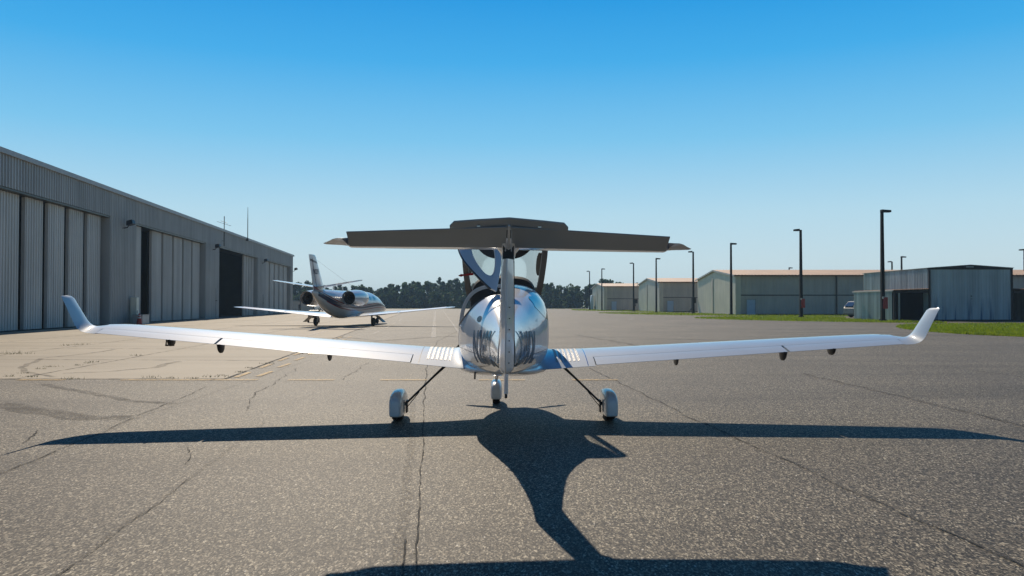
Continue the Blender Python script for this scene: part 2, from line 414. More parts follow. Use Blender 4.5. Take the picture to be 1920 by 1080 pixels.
# --- painted lines, seams and cracks (thin worn sheets on the pavement)
def ribbon(mb, pts, w, z, wob=0.0, step=.25, jag=.35):
    P = [Vector((*p, 0)) for p in pts]; q = []
    for a, b in zip(P, P[1:]):
        n = max(1, int((b - a).length / step)); q += [a.lerp(b, i / n) for i in range(n)]
    q.append(P[-1]); vs = []; fs = []
    for i, p in enumerate(q):
        d = (q[min(i + 1, len(q) - 1)] - q[max(0, i - 1)]).normalized(); s = Vector((-d.y, d.x, 0))
        o = s * (wob * mnoise.noise(p * 1.3) + wob * .35 * mnoise.noise(p * 7)); ww = w * (1 + jag * mnoise.noise(p * 3.1 + Vector((9, 0, 0)))) / 2
        vs += [(p + o - s * ww)[:2] + (z,), (p + o + s * ww)[:2] + (z,)]
        if i: fs.append((2 * i - 2, 2 * i - 1, 2 * i + 1, 2 * i))
    mb.add(vs, fs)
def px_pts(*a): return [PXP(x, y) for x, y in a]
ck = MB()
ribbon(ck, px_pts((795, 760), (794, 830), (789, 900), (786, 960), (782, 1020), (780, 1080)), .012, .008, .022, .03, .9)
ribbon(ck, px_pts((762, 1010), (758, 1045), (752, 1090)), .012, .008, .02, .03, .8)
ribbon(ck, px_pts((1104, 690), (1150, 712), (1205, 738), (1330, 800), (1400, 832), (1560, 902), (1700, 968), (1920, 1062)), .016, .008, .06, .08, 1)
ribbon(ck, px_pts((360, 895), (310, 935), (270, 965), (215, 1005), (130, 1060), (90, 1085)), .007, .008, .04, .05, 1)
ribbon(ck, px_pts((352, 838), (362, 855), (352, 870)), .012, .008, .06, .04, .8)
ribbon(ck, px_pts((300, 890), (290, 893), (303, 884)), .010, .008, .04, .04, .8)
ribbon(ck, px_pts((560, 690), (520, 715), (470, 745), (465, 770)), .014, .008, .10, .08, .8)
ribbon(ck, px_pts((390, 725), (330, 750), (245, 786), (160, 825), (60, 865), (0, 890)), .014, .008, .05, .08, .8)
ribbon(ck, px_pts((70, 806), (60, 822), (42, 832)), .015, .008, .08, .05, .8)
ribbon(ck, px_pts((690, 680), (665, 697), (640, 712)), .014, .008, .1, .08, .8)
ribbon(ck, px_pts((900, 600), (820, 640), (800, 690), (795, 760)), .02, .008, .04, .1, .8)
ribbon(ck, px_pts((645, 630), (610, 646), (560, 665)), .04, .010, .10, .1, .8)
ribbon(ck, px_pts((1500, 700), (1560, 713), (1620, 728), (1800, 770), (1920, 800)), .018, .008, .06, .1, .8)
ribbon(ck, px_pts((1760, 686), (1840, 697), (1920, 707)), .03, .008, .08, .1, .8)
tag(ck.build('pavement_crack', M['crack']), 'thin dark cracks wandering across the asphalt', 'crack', None, 'structure')
sm = MB()
ribbon(sm, px_pts((775, 745), (770, 850), (758, 960), (745, 1080)), .09, .006, .02, .1)
ribbon(sm, px_pts((640, 655), (450, 720), (245, 788), (0, 892)), .07, .006, .05, .2)
ribbon(sm, px_pts((500, 790), (360, 895), (230, 990), (90, 1085)), .05, .006, .05, .2)
ribbon(sm, px_pts((1104, 690), (1330, 800), (1560, 902), (1920, 1062)), .06, .006, .05, .2)
ribbon(sm, px_pts((1500, 700), (1660, 737), (1800, 770), (1920, 800)), .2, .006, .1, .2)
for y in (604, 617, 632, 646):
    ribbon(sm, [(-6.8 if y < 640 else -5, GD(y)), (26, GD(y) * 1.04)], .22, .006, .15, .5)
tag(sm.build('pavement_seam', M['seam']), 'dark stained paving seams in the asphalt', 'seam', None, 'structure')
tm = MB()
ribbon(tm, px_pts((80, 720), (160, 735), (250, 752), (330, 757)), .20, .009, .1, .2)
ribbon(tm, px_pts((0, 757), (80, 772), (170, 784), (245, 783)), .45, .009, .1, .2)
ribbon(tm, px_pts((110, 707), (60, 700), (40, 690), (80, 672), (160, 664), (220, 655)), .16, .009, .1, .2)
ribbon(tm, px_pts((120, 700), (200, 697), (290, 690), (330, 678)), .22, .009, .1, .2)
ribbon(tm, px_pts((700, 640), (800, 633), (900, 628)), .5, .009, .1, .3)
ribbon(tm, px_pts((560, 636), (640, 633), (700, 637)), .4, .009, .1, .3)
ribbon(tm, px_pts((1030, 634), (1180, 633), (1400, 640), (1600, 650)), .3, .009, .2, .3)
ribbon(tm, px_pts((1080, 628), (1180, 645), (1230, 655)), .25, .009, .2, .3)
tag(tm.build('tyre_mark', M['tyremark']), 'curving dark tyre marks on the pavement', 'tyre mark', None, 'structure')
ap = MB()     # joints of the concrete apron
for D in (23.2, 29, 35, 42, 50, 60, 72, 86, 102): ribbon(ap, [(HX(D) + 1, D + 1.6), (EX(D), D)], .05, .008, .05, .3, .8)
for o in (4.6, 9.2, 13.8): ribbon(ap, [(EX(17.7) - o, 17.7), (EX(60) - o, 60), (EX(150) - o, 150)], .04, .008, .05, .3, .8)
ribbon(ap, [(-60, 17.62), (EX(17.6), 17.62)], .05, .010, .03, .2, .8)
ribbon(ap, [(EX(17.6), 17.6), (EX(70), 70), (EX(160), 160)], .06, .010, .03, .2, .8)
tag(ap.build('pavement_joint', M['crack']), 'dark joints between the slabs of the concrete apron', 'joint', None, 'structure')

def dash(mb, a, b, w, z=.012):
    a = Vector((*a, 0)); b = Vector((*b, 0)); d = (b - a).normalized(); s = Vector((-d.y, d.x, 0)) * w / 2
    mb.add([(*(a - s)[:2], z), (*(a + s)[:2], z), (*(b + s)[:2], z), (*(b - s)[:2], z)], [(0, 1, 2, 3)])
yl = MB()
for x0 in (-10.7, -8.45, -6.5, -4.85, -2.85, -.72, 1.3):
    for off in (0, .14): dash(yl, (x0, 17.43 - off), (x0 + (2.0 if x0 == -8.45 else 1.0), 17.43 - off), .09)
for k in range(9):
    d0 = 17.9 + k * 2.6
    for o in (.16, .62): dash(yl, (EX(d0 + o) + o, d0 + .5 * o), (EX(d0 + 1.35) + o, d0 + 1.35 + .5 * o), .12)
tag(yl.build('yellow_marking', M['yellow']), 'worn yellow dashes along the edge of the apron', 'marking', None, 'structure')
wl = MB()
dash(wl, PXP(813, 633), PXP(816, 583), .26); dash(wl, PXP(867, 632), PXP(831, 583), .14)
for a, b in (((700, 626), (712, 621)), ((722, 616), (731, 612)), ((735, 609), (742, 605)), ((748, 602), (753, 599)), ((760, 595), (764, 592.5)), ((769, 590), (772, 588))): dash(wl, PXP(*a), PXP(*b), .16)
dash(wl, PXP(560, 634), PXP(640, 614), .14); dash(wl, PXP(640, 614), PXP(690, 603), .16)
dash(wl, PXP(1180, 599), PXP(1186, 598), .5)
tag(wl.build('white_marking', M['whiteline']), 'faded white taxi lines running away across the apron', 'marking', None, 'structure')

wd = MB()
def tuft(x, y, s, n=18):
    s *= .62
    for _ in range(n):
        a = random.uniform(0, 6.28); w = .006; px, py = x + random.gauss(0, s * .9), y + random.gauss(0, s * .25); h = s * random.uniform(.15, .55)
        wd.add([(px - w, py, .004), (px + w, py, .004), (px + math.cos(a) * h * .8, py + math.sin(a) * h * .8, h)], [(0, 1, 2)])
for px, py, s in ((60, 707, .2), (140, 711, .25), (285, 708, .22), (325, 709, .18), (365, 709.5, .15), (400, 707, .25), (420, 704, .12), (15, 706, .25), (48, 700, .14), (77, 692, .2), (100, 688, .2), (145, 685, .15), (165, 681, .2), (178, 679, .22), (257, 667, .25),
                  (124, 648, .3), (140, 647, .3), (155, 646, .3), (25, 664, .5), (40, 663.5, .4), (5, 664, .4), (781, 1036, .018), (450, 698, .15), (470, 690, .15), (500, 682, .2)):
    x, y = PXP(px, py); tuft(x, y, s)
tag(wd.build('weeds', M['weed']), 'small weeds sprouting from the joints of the apron', 'weeds', None, 'stuff')

# ================================================================== LIGHT AIRCRAFT
YAW = .0175
plane = empty('light_aircraft', (-.118, 11.4, 0), YAW, 'white low wing light aircraft seen from behind with its canopy and left door raised', 'aircraft')
ROLL = .0142
def AF(v): return (v[0] + (v[2] - 1.2) * ROLL, v[1], v[2] - v[0] * ROLL)

fus = Body([
    # y     w     top   bot   mid   nu   nl
    (2.62, .26, 1.50, 1.02, 1.26, 2.2, 2.2), (2.4, .36, 1.54, .90, 1.24, 2.4, 2.4), (1.9, .48, 1.60, .76, 1.2, 2.6, 2.5), (1.62, .53, 1.66, .72, 1.17, 2.7, 2.6),
    (1.2, .585, 1.84, .70, 1.15, 2.8, 2.6), (.7, .62, 1.93, .69, 1.15, 3.0, 2.6), (.1, .635, 1.93, .70, 1.15, 3.1, 2.6), (-.35, .615, 1.90, .71, 1.15, 3.0, 2.6),
    (-.9, .515, 1.81, .74, 1.16, 2.6, 2.5), (-1.5, .37, 1.65, .80, 1.17, 2.3, 2.4), (-2.2, .235, 1.50, .88, 1.19, 2.1, 2.2), (-3.0, .15, 1.38, .965, 1.19, 2, 2),
    (-3.6, .105, 1.30, 1.01, 1.17, 2, 2), (-3.98, .08, 1.25, 1.03, 1.15, 2, 2)])
SILL = 1.40
def zlow(y):       # lower edge of the rear door opening
    t = min(1, max(0, (-.06 - y) / .98)); zt = fus.c[1](y)
    return 1.34 + (zt - 1.34) * (1 - math.sqrt(max(0, 1 - t * t * .985)))
def cut(x, y, z):
    if .05 < y < 1.58 and z > SILL + max(0, (y - 1.2)) * .3: return True
    if -1.04 < y < -.06 and x < -.05 and z > zlow(y): return True
    return False
ys = []; y = -3.98
while y < 2.62: ys.append(y); y += .02 if -1.1 < y < 1.7 else .05
ys.append(2.62)
v, f = fus.mesh(ys, 160, cut)
o = mk('fuselage', v, f, M['white'], plane, 40, AF)
pl_ = max(o.data.polygons, key=lambda p: p.center.x)
if pl_.normal.x < 0: o.data.flip_normals()
solidify(o, .014)

# roll bar hoop behind the canopy
hp = MB(); rings = []
for k in range(49):
    a = -.12 + (math.pi + .24) * k / 48
    po = fus.pt(.0, a); w_, zt_, zb_, zm_, *_ = fus.sec(0)
    ctr = Vector((0, 0, 1.2)); pv = Vector(po); inn = (ctr - pv); inn.y = 0; inn.normalize()
    rings.append([pv + Vector((0, .055, 0)) - inn * .004, pv + Vector((0, -.055, 0)) - inn * .004, pv + Vector((0, -.055, 0)) + inn * .048, pv + Vector((0, .055, 0)) + inn * .048])
hp.loft(rings); hp.build('roll_bar', M['silver'], plane, 40, AF)

# rear right window and the sill lines
def patch(name, body, ys_, z0f, z1f, side, off, m, parent, nz_=10, xf=AF):
    vs = []; fs = []
    for y_ in ys_:
        for k in range(nz_ + 1):
            z_ = z0f(y_) + (z1f(y_) - z0f(y_)) * k / nz_; a_ = body.angle(y_, z_); p = body.pt(y_, a_); q = Vector((p[0], 0, p[2] - body.c[3](y_))); 
            nx = Vector((abs(p[0]) + .001, 0, (p[2] - body.c[3](y_)) * .8)).normalized()
            vs.append((side * (p[0] + nx.x * off), y_, p[2] + nx.z * off))
    n = nz_ + 1
    for i in range(len(ys_) - 1):
        for k in range(nz_): fs.append((i * n + k, i * n + k + 1, (i + 1) * n + k + 1, (i + 1) * n + k))
    return mk(name, vs, fs, m, parent, 60, xf)
lin = lambda a, b, n: [a + (b - a) * i / n for i in range(n + 1)]
wy = lin(-1.0, -.14, 20)
def wlo(y_): t = (-.14 - y_) / .86; return 1.43 + .02 * t + .16 * t ** 3
def whi(y_): t = (-.14 - y_) / .86; return wlo(y_) + (.33 - .05 * t) * max(.0, 1 - t ** 4) ** .5 * min(1, .75 + t) + .002
patch('rear_window', fus, wy, wlo, whi, 1, .004, M['tint'], plane)
# long dark seam between upper and lower shell
for s in (1, -1): patch('shell_seam', fus, lin(-2.6, -.1, 40), lambda y_: 1.06 + .02 * y_, lambda y_: 1.066 + .02 * y_, s, .0015, M['steel'], plane, 1)

lip = MB(); lip.tube([tuple(Vector(fus.pt(y_, math.pi - fus.angle(y_, min(zlow(y_), fus.c[1](y_) - .003)))) ) for y_ in lin(-1.04, -.06, 60)], .014, 6); lip.build('door_sill', M['darkframe'], plane, 50, AF)
# oval air vent on the left flank
vs = [(-1.62, 1.475)]; n = 20
def oval(cy, cz, ry, rz, off, tilt=0.0):
    vs = []; 
    for rr in (.0001, .5, 1):
        for k in range(n):
            a = 2 * math.pi * k / n; dy, dz = ry * rr * math.cos(a), rz * rr * math.sin(a)
            y_, z_ = cy + dy * math.cos(tilt) - dz * math.sin(tilt), cz + dy * math.sin(tilt) + dz * math.cos(tilt); vs.append((-(fus.hw(y_, z_) + off), y_, z_ + off * .5))
    fs = [(i * n + k, i * n + (k + 1) % n, (i + 1) * n + (k + 1) % n, (i + 1) * n + k) for i in range(2) for k in range(n)]
    return vs, fs
v, f = oval(-1.50, 1.46, .105, .036, .004, .1); o = mk('air_vent', v, f, M['black'], plane, 60, AF)
# access cover on the left flank near the seam
# registration letters
REG = 'N269DL'
tv, tf = text_mesh(REG, .50, .12, 7, .009); tw = max(q[0] for q in tv)
for side in (-1, 1):
    vs = []
    for (u, h, _) in tv:
        h2 = h * 1.22
        y_ = (-1.36 - u * .86) if side < 0 else (-1.36 - tw * .86 + u * .86)
        z_ = .925 + h2 * .92 + .03 * (-1.36 - y_)
        vs.append((side * (fus.hw(y_, z_) + .006), y_, z_))
    mk('registration_lettering', vs, tf, M['navy'], plane, 60, AF)

# --- raised rear door on the left: the cut skin turned up about the top centre line
def zlow2(y):
    t = min(1, max(0, (-.06 - y) / .98)); zt = fus.c[1](y)
    return 1.60 + (zt - 1.60) * t ** 2.2 * .99
hinge_x, hinge_z = -.05, 1.885
def dturn(p, ang=R(-36), pit=R(37)):
    dx, dz = p[0] - hinge_x, p[2] - hinge_z; c, s = math.cos(ang), math.sin(ang)
    x_, y_, z_ = hinge_x + dx * c - dz * s, p[1], hinge_z + dx * s + dz * c
    dy, dz = y_ + 1.02, z_ - 1.82; c, s = math.cos(pit), math.sin(pit)
    return (x_, -1.02 + dy * c - dz * s, 1.82 + dy * s + dz * c)
def dpt(y_, v_, off=0.0):
    a0 = math.pi - fus.angle(y_, min(zlow2(y_), fus.c[1](y_) - .004))
    w_ = fus.c[0](y_); nu = fus.c[4](y_); a1 = math.pi - math.acos(min(1, (.055 / w_) ** (nu / 2)))
    a = a0 + (a1 - a0) * v_; p = Vector(fus.pt(y_, a))
    if off:
        d = Vector((p.x, 0, (p.z - 1.15) * .8)).normalized(); p += d * off
    return p
cs, ct = .42, .60; NPH, NRR = 120, 14
angs = sorted([2 * math.pi * k / NPH for k in range(NPH)] + [math.atan2(b_ - ct, a_ - cs) % (2 * math.pi) for a_ in (0, 1) for b_ in (0, 1)])
def rect_hit(ph):
    c, s_ = math.cos(ph), math.sin(ph); r_ = 9
    if c > 1e-6: r_ = min(r_, (1 - cs) / c)
    if c < -1e-6: r_ = min(r_, -cs / c)
    if s_ > 1e-6: r_ = min(r_, (1 - ct) / s_)
    if s_ < -1e-6: r_ = min(r_, -ct / s_)
    return r_
def win_hit(ph): c, s_ = abs(math.cos(ph)), abs(math.sin(ph)); return min(.92 * rect_hit(ph), 1 / ((c / .36) ** 2.6 + (s_ / .29) ** 2.6) ** (1 / 2.6))
def door_v(s_, t_): return AF(dturn(dpt(-.075 - (1.02 - .075) * min(1, max(0, s_)), min(1, max(0, t_)))))
def ring_mesh(f0, f1, n):
    vs = []; fs = []; m_ = len(angs)
    for r_ in range(n + 1):
        for ph in angs:
            rr_ = f0(ph) + (f1(ph) - f0(ph)) * r_ / n; vs.append(door_v(cs + rr_ * math.cos(ph), ct + rr_ * math.sin(ph)))
    for r_ in range(n):
        for k in range(m_): fs.append((r_ * m_ + k, r_ * m_ + (k + 1) % m_, (r_ + 1) * m_ + (k + 1) % m_, (r_ + 1) * m_ + k))
    return vs, fs
v, f = ring_mesh(win_hit, rect_hit, NRR); door = mk('rear_door', v, f, M['white'], plane, 50); solidify(door, .022, 0)
v, f = ring_mesh(lambda p: .002, win_hit, 8); mk('door_window', v, f, M['glass'], door, 50)
sl = MB()   # rubber seal round the door's lower edge
sl.tube([AF(dturn(dpt(-.075 - .945 * i / 40, .0))) for i in range(41)], .016, 6); sl.build('door_seal', M['darkframe'], door, 40)
st = MB(); st.tube([AF((-.34, -.75, 1.60)), AF((-.10, -.45, 1.88))], .012, 6); st.build('gas_strut', M['steel'], door, 40)

# --- canopy, hinged at the front and tilted up
CA = R(36.5); HY, HZ = 1.80, 1.45
def cturn(p):
    dy, dz = p[1] - HY, p[2] - HZ; c, s = math.cos(CA), math.sin(CA)
    return AF((p[0], HY + dy * c + dz * s, HZ - dy * s + dz * c))
def csill(y_): return SILL + max(0, y_ - 1.2) * .3
canopy = None
NYc, NA = 100, 130; vs = []; fs = []; gf = []; rf = []
for i in range(NYc + 1):
    y_ = .09 + (1.52 - .09) * i / NYc
    a0 = fus.angle(y_, csill(y_) + .03)
    for k in range(NA + 1): vs.append(cturn(fus.pt(y_, a0 + (math.pi - 2 * a0) * k / NA)))
for i in range(NYc):
    for k in range(NA):
        q = (i * (NA + 1) + k, i * (NA + 1) + k + 1, (i + 1) * (NA + 1) + k + 1, (i + 1) * (NA + 1) + k)
        s = (i + .5) / NYc; t = abs((k + .5) / NA - .5) * 2
        gf.append(q)
def sub(vs, fs):
    used = sorted({i for q in fs for i in q}); mp_ = {a: b for b, a in enumerate(used)}
    return [vs[i] for i in used], [tuple(mp_[i] for i in q) for q in fs]
cf = MB()
for s in (1, -1):
    r = []
    for i in range(25):
        y_ = .03 + 1.57 * i / 24; z0 = csill(y_); h = fus.hw(y_, z0)
        wd_ = .075
        r.append([cturn((s * (h + .006), y_, z0 - .02)), cturn((s * (h + .006), y_, z0 + .07)), cturn((s * (h - wd_), y_, z0 + .07)), cturn((s * (h - wd_), y_, z0 - .02))])
    cf.loft(r)
r = []
for k in range(41):
    a0 = fus.angle(.06, SILL); a = a0 + (math.pi - 2 * a0) * k / 40; p = Vector(fus.pt(.06, a)); inn = (Vector((0, .06, 1.3)) - p).normalized()
    r.append([cturn(p + Vector((0, .04, 0)) - inn * .005), cturn(p + Vector((0, -.03, 0)) - inn * .005), cturn(p + Vector((0, -.03, 0)) + inn * .04), cturn(p + Vector((0, .04, 0)) + inn * .04)])
cf.loft(r)
canopy = cf.build('canopy', M['darkframe'], plane, 40)
mk('canopy_glass', *sub(vs, gf), M['glass'], canopy, 60)
vs = []; fs = []
for r_ in range(11):
    for k in range(41):
        ph = math.pi * k / 40; s_ = .55 * r_ / 10 * math.sin(ph); t_ = .5 * r_ / 10 * math.cos(ph); y_ = .09 + 1.43 * s_; a0 = fus.angle(y_, csill(y_) + .03)
        p = Vector(fus.pt(y_, a0 + (math.pi - 2 * a0) * (.5 + t_ / 2))); p.z -= .012; vs.append(cturn(p))
for r_ in range(10):
    for k in range(40): fs.append((r_ * 41 + k, r_ * 41 + k + 1, (r_ + 1) * 41 + k + 1, (r_ + 1) * 41 + k))
mk('sun_shade', vs, fs, M['inside'], canopy, 60)
for s in (1, -1):
    vn = MB(); rr = []
    for k in range(16):
        a = 2 * math.pi * k / 16; y_ = .62 + .26 * math.cos(a); z_ = 1.60 + .085 * math.sin(a); h = fus.hw(y_, z_)
        rr.append((cturn((s * (h - .01), y_, z_)), cturn((s * (h - .05), y_, z_))))
    vn.loft([[q[0] for q in rr], [q[1] for q in rr]]); vn.build('vent_window', M['black'], canopy, 40)
# dark shroud at the base of the windscreen
sh = MB(); rr = []
for y_, w_, zt, zb in ((1.28, .52, 2.06, 1.44), (1.36, .535, 2.10, 1.44), (1.5, .52, 2.07, 1.44), (1.68, .48, 1.88, 1.44), (1.86, .42, 1.62, 1.44)):
    rr.append([(w_ * math.copysign(abs(math.cos(a)) ** .5, math.cos(a)), y_, zb + (zt - zb) * abs(math.sin(a)) ** .5) for a in [math.pi * k / 24 for k in range(25)]])
sh.loft(rr); sh.build('windscreen_shroud', M['inside'], plane, 50, AF)

# --- cabin inside: floor, seats
cb = MB(); cb.box((0, .5, .88), (.8, 1.8, .04)); cb.build('cabin_floor', M['inside'], plane, None, AF)
cp = MB(); cp.box((0, 1.42, 1.25), (.96, .1, .42)); bevel(cp.build('instrument_panel', M['black'], plane, None, AF), .03)
def seat(cx, cy, top):
    b = MB(); b.box((cx, cy + .22, 1.0), (.42, .46, .14)); so = b.build('seat', M['seat'], plane, 40, AF); bevel(so, .04, 3)
    r = []
    for z_, w_, t_, dy in ((1.02, .21, .06, 0), (1.2, .215, .07, -.04), (1.4, .20, .06, -.09), (top - .2, .17, .05, -.12), (top - .05, .11, .045, -.14), (top, .08, .03, -.145)):
        r.append([(cx + w_ * math.copysign(abs(math.cos(a)) ** .6, math.cos(a)), cy + dy + t_ * math.sin(a), z_) for a in [2 * math.pi * k / 16 for k in range(16)]])
    m_ = MB().loft(r); m_.build('backrest', M['seat'], so, 50, AF)
for sx in (-.27, .27): seat(sx, .3, 1.68); seat(sx, -.55, 1.58)

# --- wing
def airfoil_pts(t0, t1, n, T=.155, m_=.03, p_=.4, cap_te=True):
    def th(t): return 5 * T * (.2969 * math.sqrt(t) - .126 * t - .3516 * t * t + .2843 * t ** 3 - .1036 * t ** 4)
    def cm(t): return m_ / p_ ** 2 * (2 * p_ * t - t * t) if t < p_ else m_ / (1 - p_) ** 2 * (1 - 2 * p_ + 2 * p_ * t - t * t)
    ts = [t0 + (t1 - t0) * (1 - math.cos(math.pi * k / n)) / 2 for k in range(n + 1)]
    up = [(t, cm(t) + th(t) + (.0015 if t > .99 else 0)) for t in ts]; lo = [(t, cm(t) - th(t) - (.0015 if t > .99 else 0)) for t in ts]
    return up, lo
wLE = curve([(.40, 1.20), (.62, 1.10), (1.1, .96), (3.0, .78), (5.2, .57), (5.45, .52), (5.62, .40)])
wTE = curve([(.40, -.42), (1.1, -.40), (5.62, -.38)])
wZ = lambda x: .758 + (x - .56) * .0812
def wpt(side, x, t, off, lift=0.0, fat=1.0):
    c = wLE(x) - wTE(x)
    return (side * x, wTE(x) + (1 - t) * c, wZ(x) + (1 - t) * c * .055 + off * c * fat + lift)
def wing_ring(side, x, t1, fat=1.0, lift=0.0, n=16):
    up, lo = airfoil_pts(0, t1, n)
    return [wpt(side, x, t, o_, lift * math.sin(math.pi * min(1, t * 1.0)), fat) for t, o_ in reversed(up)] + [wpt(side, x, t, o_, 0, 1) for t, o_ in lo[1:]]
TC = .735; XF0, XF1, XF2, XF3 = 1.27, 3.93, 3.965, 5.58
WL = []   # winglet sections: x, zTE, yLE, yTE, phi, T
zb = wZ(5.62)
WL = [(5.62, zb, .40, -.38, 4, .15), (5.70, zb + .008, .25, -.385, 10, .145), (5.765, zb + .028, .13, -.39, 28, .13), (5.81, zb + .065, .05, -.40, 48, .12), (5.838, zb + .11, .0, -.41, 63, .115),
      (5.86, zb + .165, -.04, -.42, 71, .11), (5.90, zb + .28, -.10, -.45, 74, .10), (5.965, zb + .47, -.20, -.50, 74, .09), (5.98, zb + .50, -.25, -.51, 74, .07), (5.985, zb + .508, -.32, -.505, 74, .04)]
def wl_ring(side, row, n=16):
    x, z, yl_, yt, ph, T = row; up, lo = airfoil_pts(0, 1, n, T=T); c = yl_ - yt; ph = R(ph); nx, nz = -math.sin(ph), math.cos(ph); inc = .055 * math.cos(ph)
    P = lambda t, o_: (side * (x + nx * o_ * c), yt + (1 - t) * c, z + (1 - t) * c * inc + nz * o_ * c)
    return [P(*q) for q in reversed(up)] + [P(*q) for q in lo[1:]]
for side in (-1, 1):
    w = MB()
    rows = [(.05, 2.2, .10), (.40, 2.2, .095), (.48, 1.9, .075), (.55, 1.5, .04), (.60, 1.2, .016), (.655, 1.05, .004), (.72, 1, 0), (.86, 1, 0), (1.0, 1, 0), (1.1, 1, 0), (XF0, 1, 0)]
    w.loft([wing_ring(side, x, 1, fa, li) for x, fa, li in rows])
    w.loft([wing_ring(side, x, TC) for x in [XF0 + (5.62 - XF0) * i / 24 for i in range(25)]])
    w.loft([wing_ring(side, XF3, 1)] + [wl_ring(side, r_) for r_ in WL])
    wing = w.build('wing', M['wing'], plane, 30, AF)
    def surf(side, x0, x1, defl, name, n=14):
        b = MB(); up, lo = airfoil_pts(TC + .008, 1, 8); rings = []
        for i in range(n + 1):
            x = x0 + (x1 - x0) * i / n; hy, hz = wpt(side, x, TC, 0)[1:]; hz += .02
            ring = []
            for t, o_ in list(reversed(up)) + lo:
                tt = t; 
                if name == 'flap' and side * x * side < x0 + .12 and False: pass
                p = wpt(side, x, tt, o_); dy, dz = p[1] - hy, p[2] - hz; c, s = math.cos(defl), math.sin(defl)
                ring.append((p[0], hy + dy * c - dz * s, hz + dy * s + dz * c))
            rings.append(ring)
        b.loft(rings); return b.build(name, M['wing'], wing, 30, AF)
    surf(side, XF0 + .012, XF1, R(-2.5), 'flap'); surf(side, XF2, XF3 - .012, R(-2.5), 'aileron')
    # walkway strips on the wing root
    up, _ = airfoil_pts(.20, .84, 14)
    pd = MB()
    for k in range(6):
        x0 = .735 + k * .061; fsn = []; vsn = []
        for i, (t, o_) in enumerate(up):
            for xx in (x0, x0 + .034):
                p = wpt(side, xx, t, o_); vsn.append((p[0], p[1], p[2] + .003))
            if i: fsn.append((2 * i - 2, 2 * i - 1, 2 * i + 1, 2 * i))
        pd.add(vsn, fsn)
    pd.build('walkway_strip', M['pad'], wing, 60, AF)
    sm_ = MB()   # seam between centre section and outer wing
    upa, _ = airfoil_pts(.03, .99, 16); vsn = []; fsn = []
    for i, (t, o_) in enumerate(upa):
        for xx in (1.165, 1.175):
            p = wpt(side, xx, t, o_); vsn.append((p[0], p[1], p[2] + .0015))
        if i: fsn.append((2 * i - 2, 2 * i - 1, 2 * i + 1, 2 * i))
    sm_.add(vsn, fsn); sm_.build('wing_seam', M['chrome'] if side > 0 else M['steel'], wing, 60, AF)
    # control horns under the trailing edge
    for x, wd_, hh in ((2.40, .045, .07), (3.90, .07, .105), (4.58, .065, .075)):
        hb = MB(); y0, z0 = wTE(x) + .1, wZ(x) - .005
        r = []
        for z_, s_ in ((z0 + .02, 1), (z0 - hh * .5, .85), (z0 - hh * .85, .6), (z0 - hh, .35)):
            r.append([(side * x + wd_ / 2 * s_ * math.cos(a), y0 + .14 * s_ * math.sin(a) + (z0 - z_) * .2, z_) for a in [2 * math.pi * k / 12 for k in range(12)]])
        hb.loft(r); hb.build('control_fairing', M['black'], wing, 40, AF)
    if side < 0:
        pt_ = MB(); x = 4.72; pt_.tube([(-x, -.1, wZ(x) + .02), (-x, -.12, wZ(x) - .09), (-x + .02, .1, wZ(x) - .10)], .013, 8); pt_.build('pitot_tube', M['black'], wing, 40, AF)
# belly fairing that closes the wing roots under the fuselage
bf = MB(); rr = []
for y_, w_, zt, zb_ in ((1.35, .30, .80, .72), (1.0, .52, .92, .655), (.4, .60, .92, .635), (-.2, .60, .86, .655), (-.7, .45, .84, .69), (-1.2, .2, .83, .755)):
    rr.append([(w_ * math.copysign(abs(math.cos(a)) ** .7, math.cos(a)), y_, (zt + zb_) / 2 + (zt - zb_) / 2 * math.copysign(abs(math.sin(a)) ** .8, math.sin(a))) for a in [2 * math.pi * k / 28 for k in range(28)]])
bf.loft(rr); bf.build('belly_fairing', M['white'], plane, 50, AF)
an = MB(); an.loft([[(-.38 + .012 * math.cos(a), -.75 + .06 * math.sin(a) - d, z_) for a in [2 * math.pi * k / 10 for k in range(10)]] for z_, d in ((.80, 0), (.70, .02), (.655, .05))]); an.build('blade_antenna', M['black'], plane, 40, AF)

# --- tail: fin, rudder, skid, tailplane, elevator, trim tab
def foil_sec(yl_, yt, z_, T, n=12, te=.006, xoff=0.0):
    c = yl_ - yt; pts = []
    ts = [(1 - math.cos(math.pi * k / n)) / 2 for k in range(n + 1)]
    th = lambda t: max(te, 5 * T * c * (.2969 * math.sqrt(t) - .126 * t - .3516 * t * t + .2843 * t ** 3 - .1036 * t ** 4))
    return [(xoff + th(t), yt + (1 - t) * c, z_) for t in reversed(ts)] + [(xoff - th(t), yt + (1 - t) * c, z_) for t in ts[1:]]
hingeY = curve([(.98, -3.98), (2.1, -4.02)])
fin = MB(); rr = []
for z_, yl_, T in ((1.12, -2.9, .12), (1.3, -3.05, .13), (1.5, -3.22, .13), (1.8, -3.46, .135), (2.06, -3.64, .14), (2.15, -3.70, .15)):
    c = yl_ - (hingeY(z_) - .30); ring = foil_sec(yl_, hingeY(z_) - .30, z_, T)
    rr.append([(x_, max(y_, hingeY(z_)), z2) for x_, y_, z2 in ring])
def fin_ring(z_, yl_, hw):
    yh = hingeY(z_); up = [(0, 0), (.05, .42), (.15, .72), (.3, .93), (.45, 1), (.7, .97), (1, .9)]
    return [(hw * u, yl_ + (yh - yl_) * t, z_) for t, u in reversed(up)] + [(-hw * u, yl_ + (yh - yl_) * t, z_) for t, u in up[1:]]
fin.loft([fin_ring(z_, yl_, hw) for z_, yl_, hw in ((1.10, -2.75, .10), (1.28, -2.95, .085), (1.4, -3.12, .072), (1.6, -3.3, .068), (1.85, -3.5, .064), (2.10, -3.66, .062), (2.16, -3.70, .058))])
fino = fin.build('tail_fin', M['white'], plane, 35, AF)
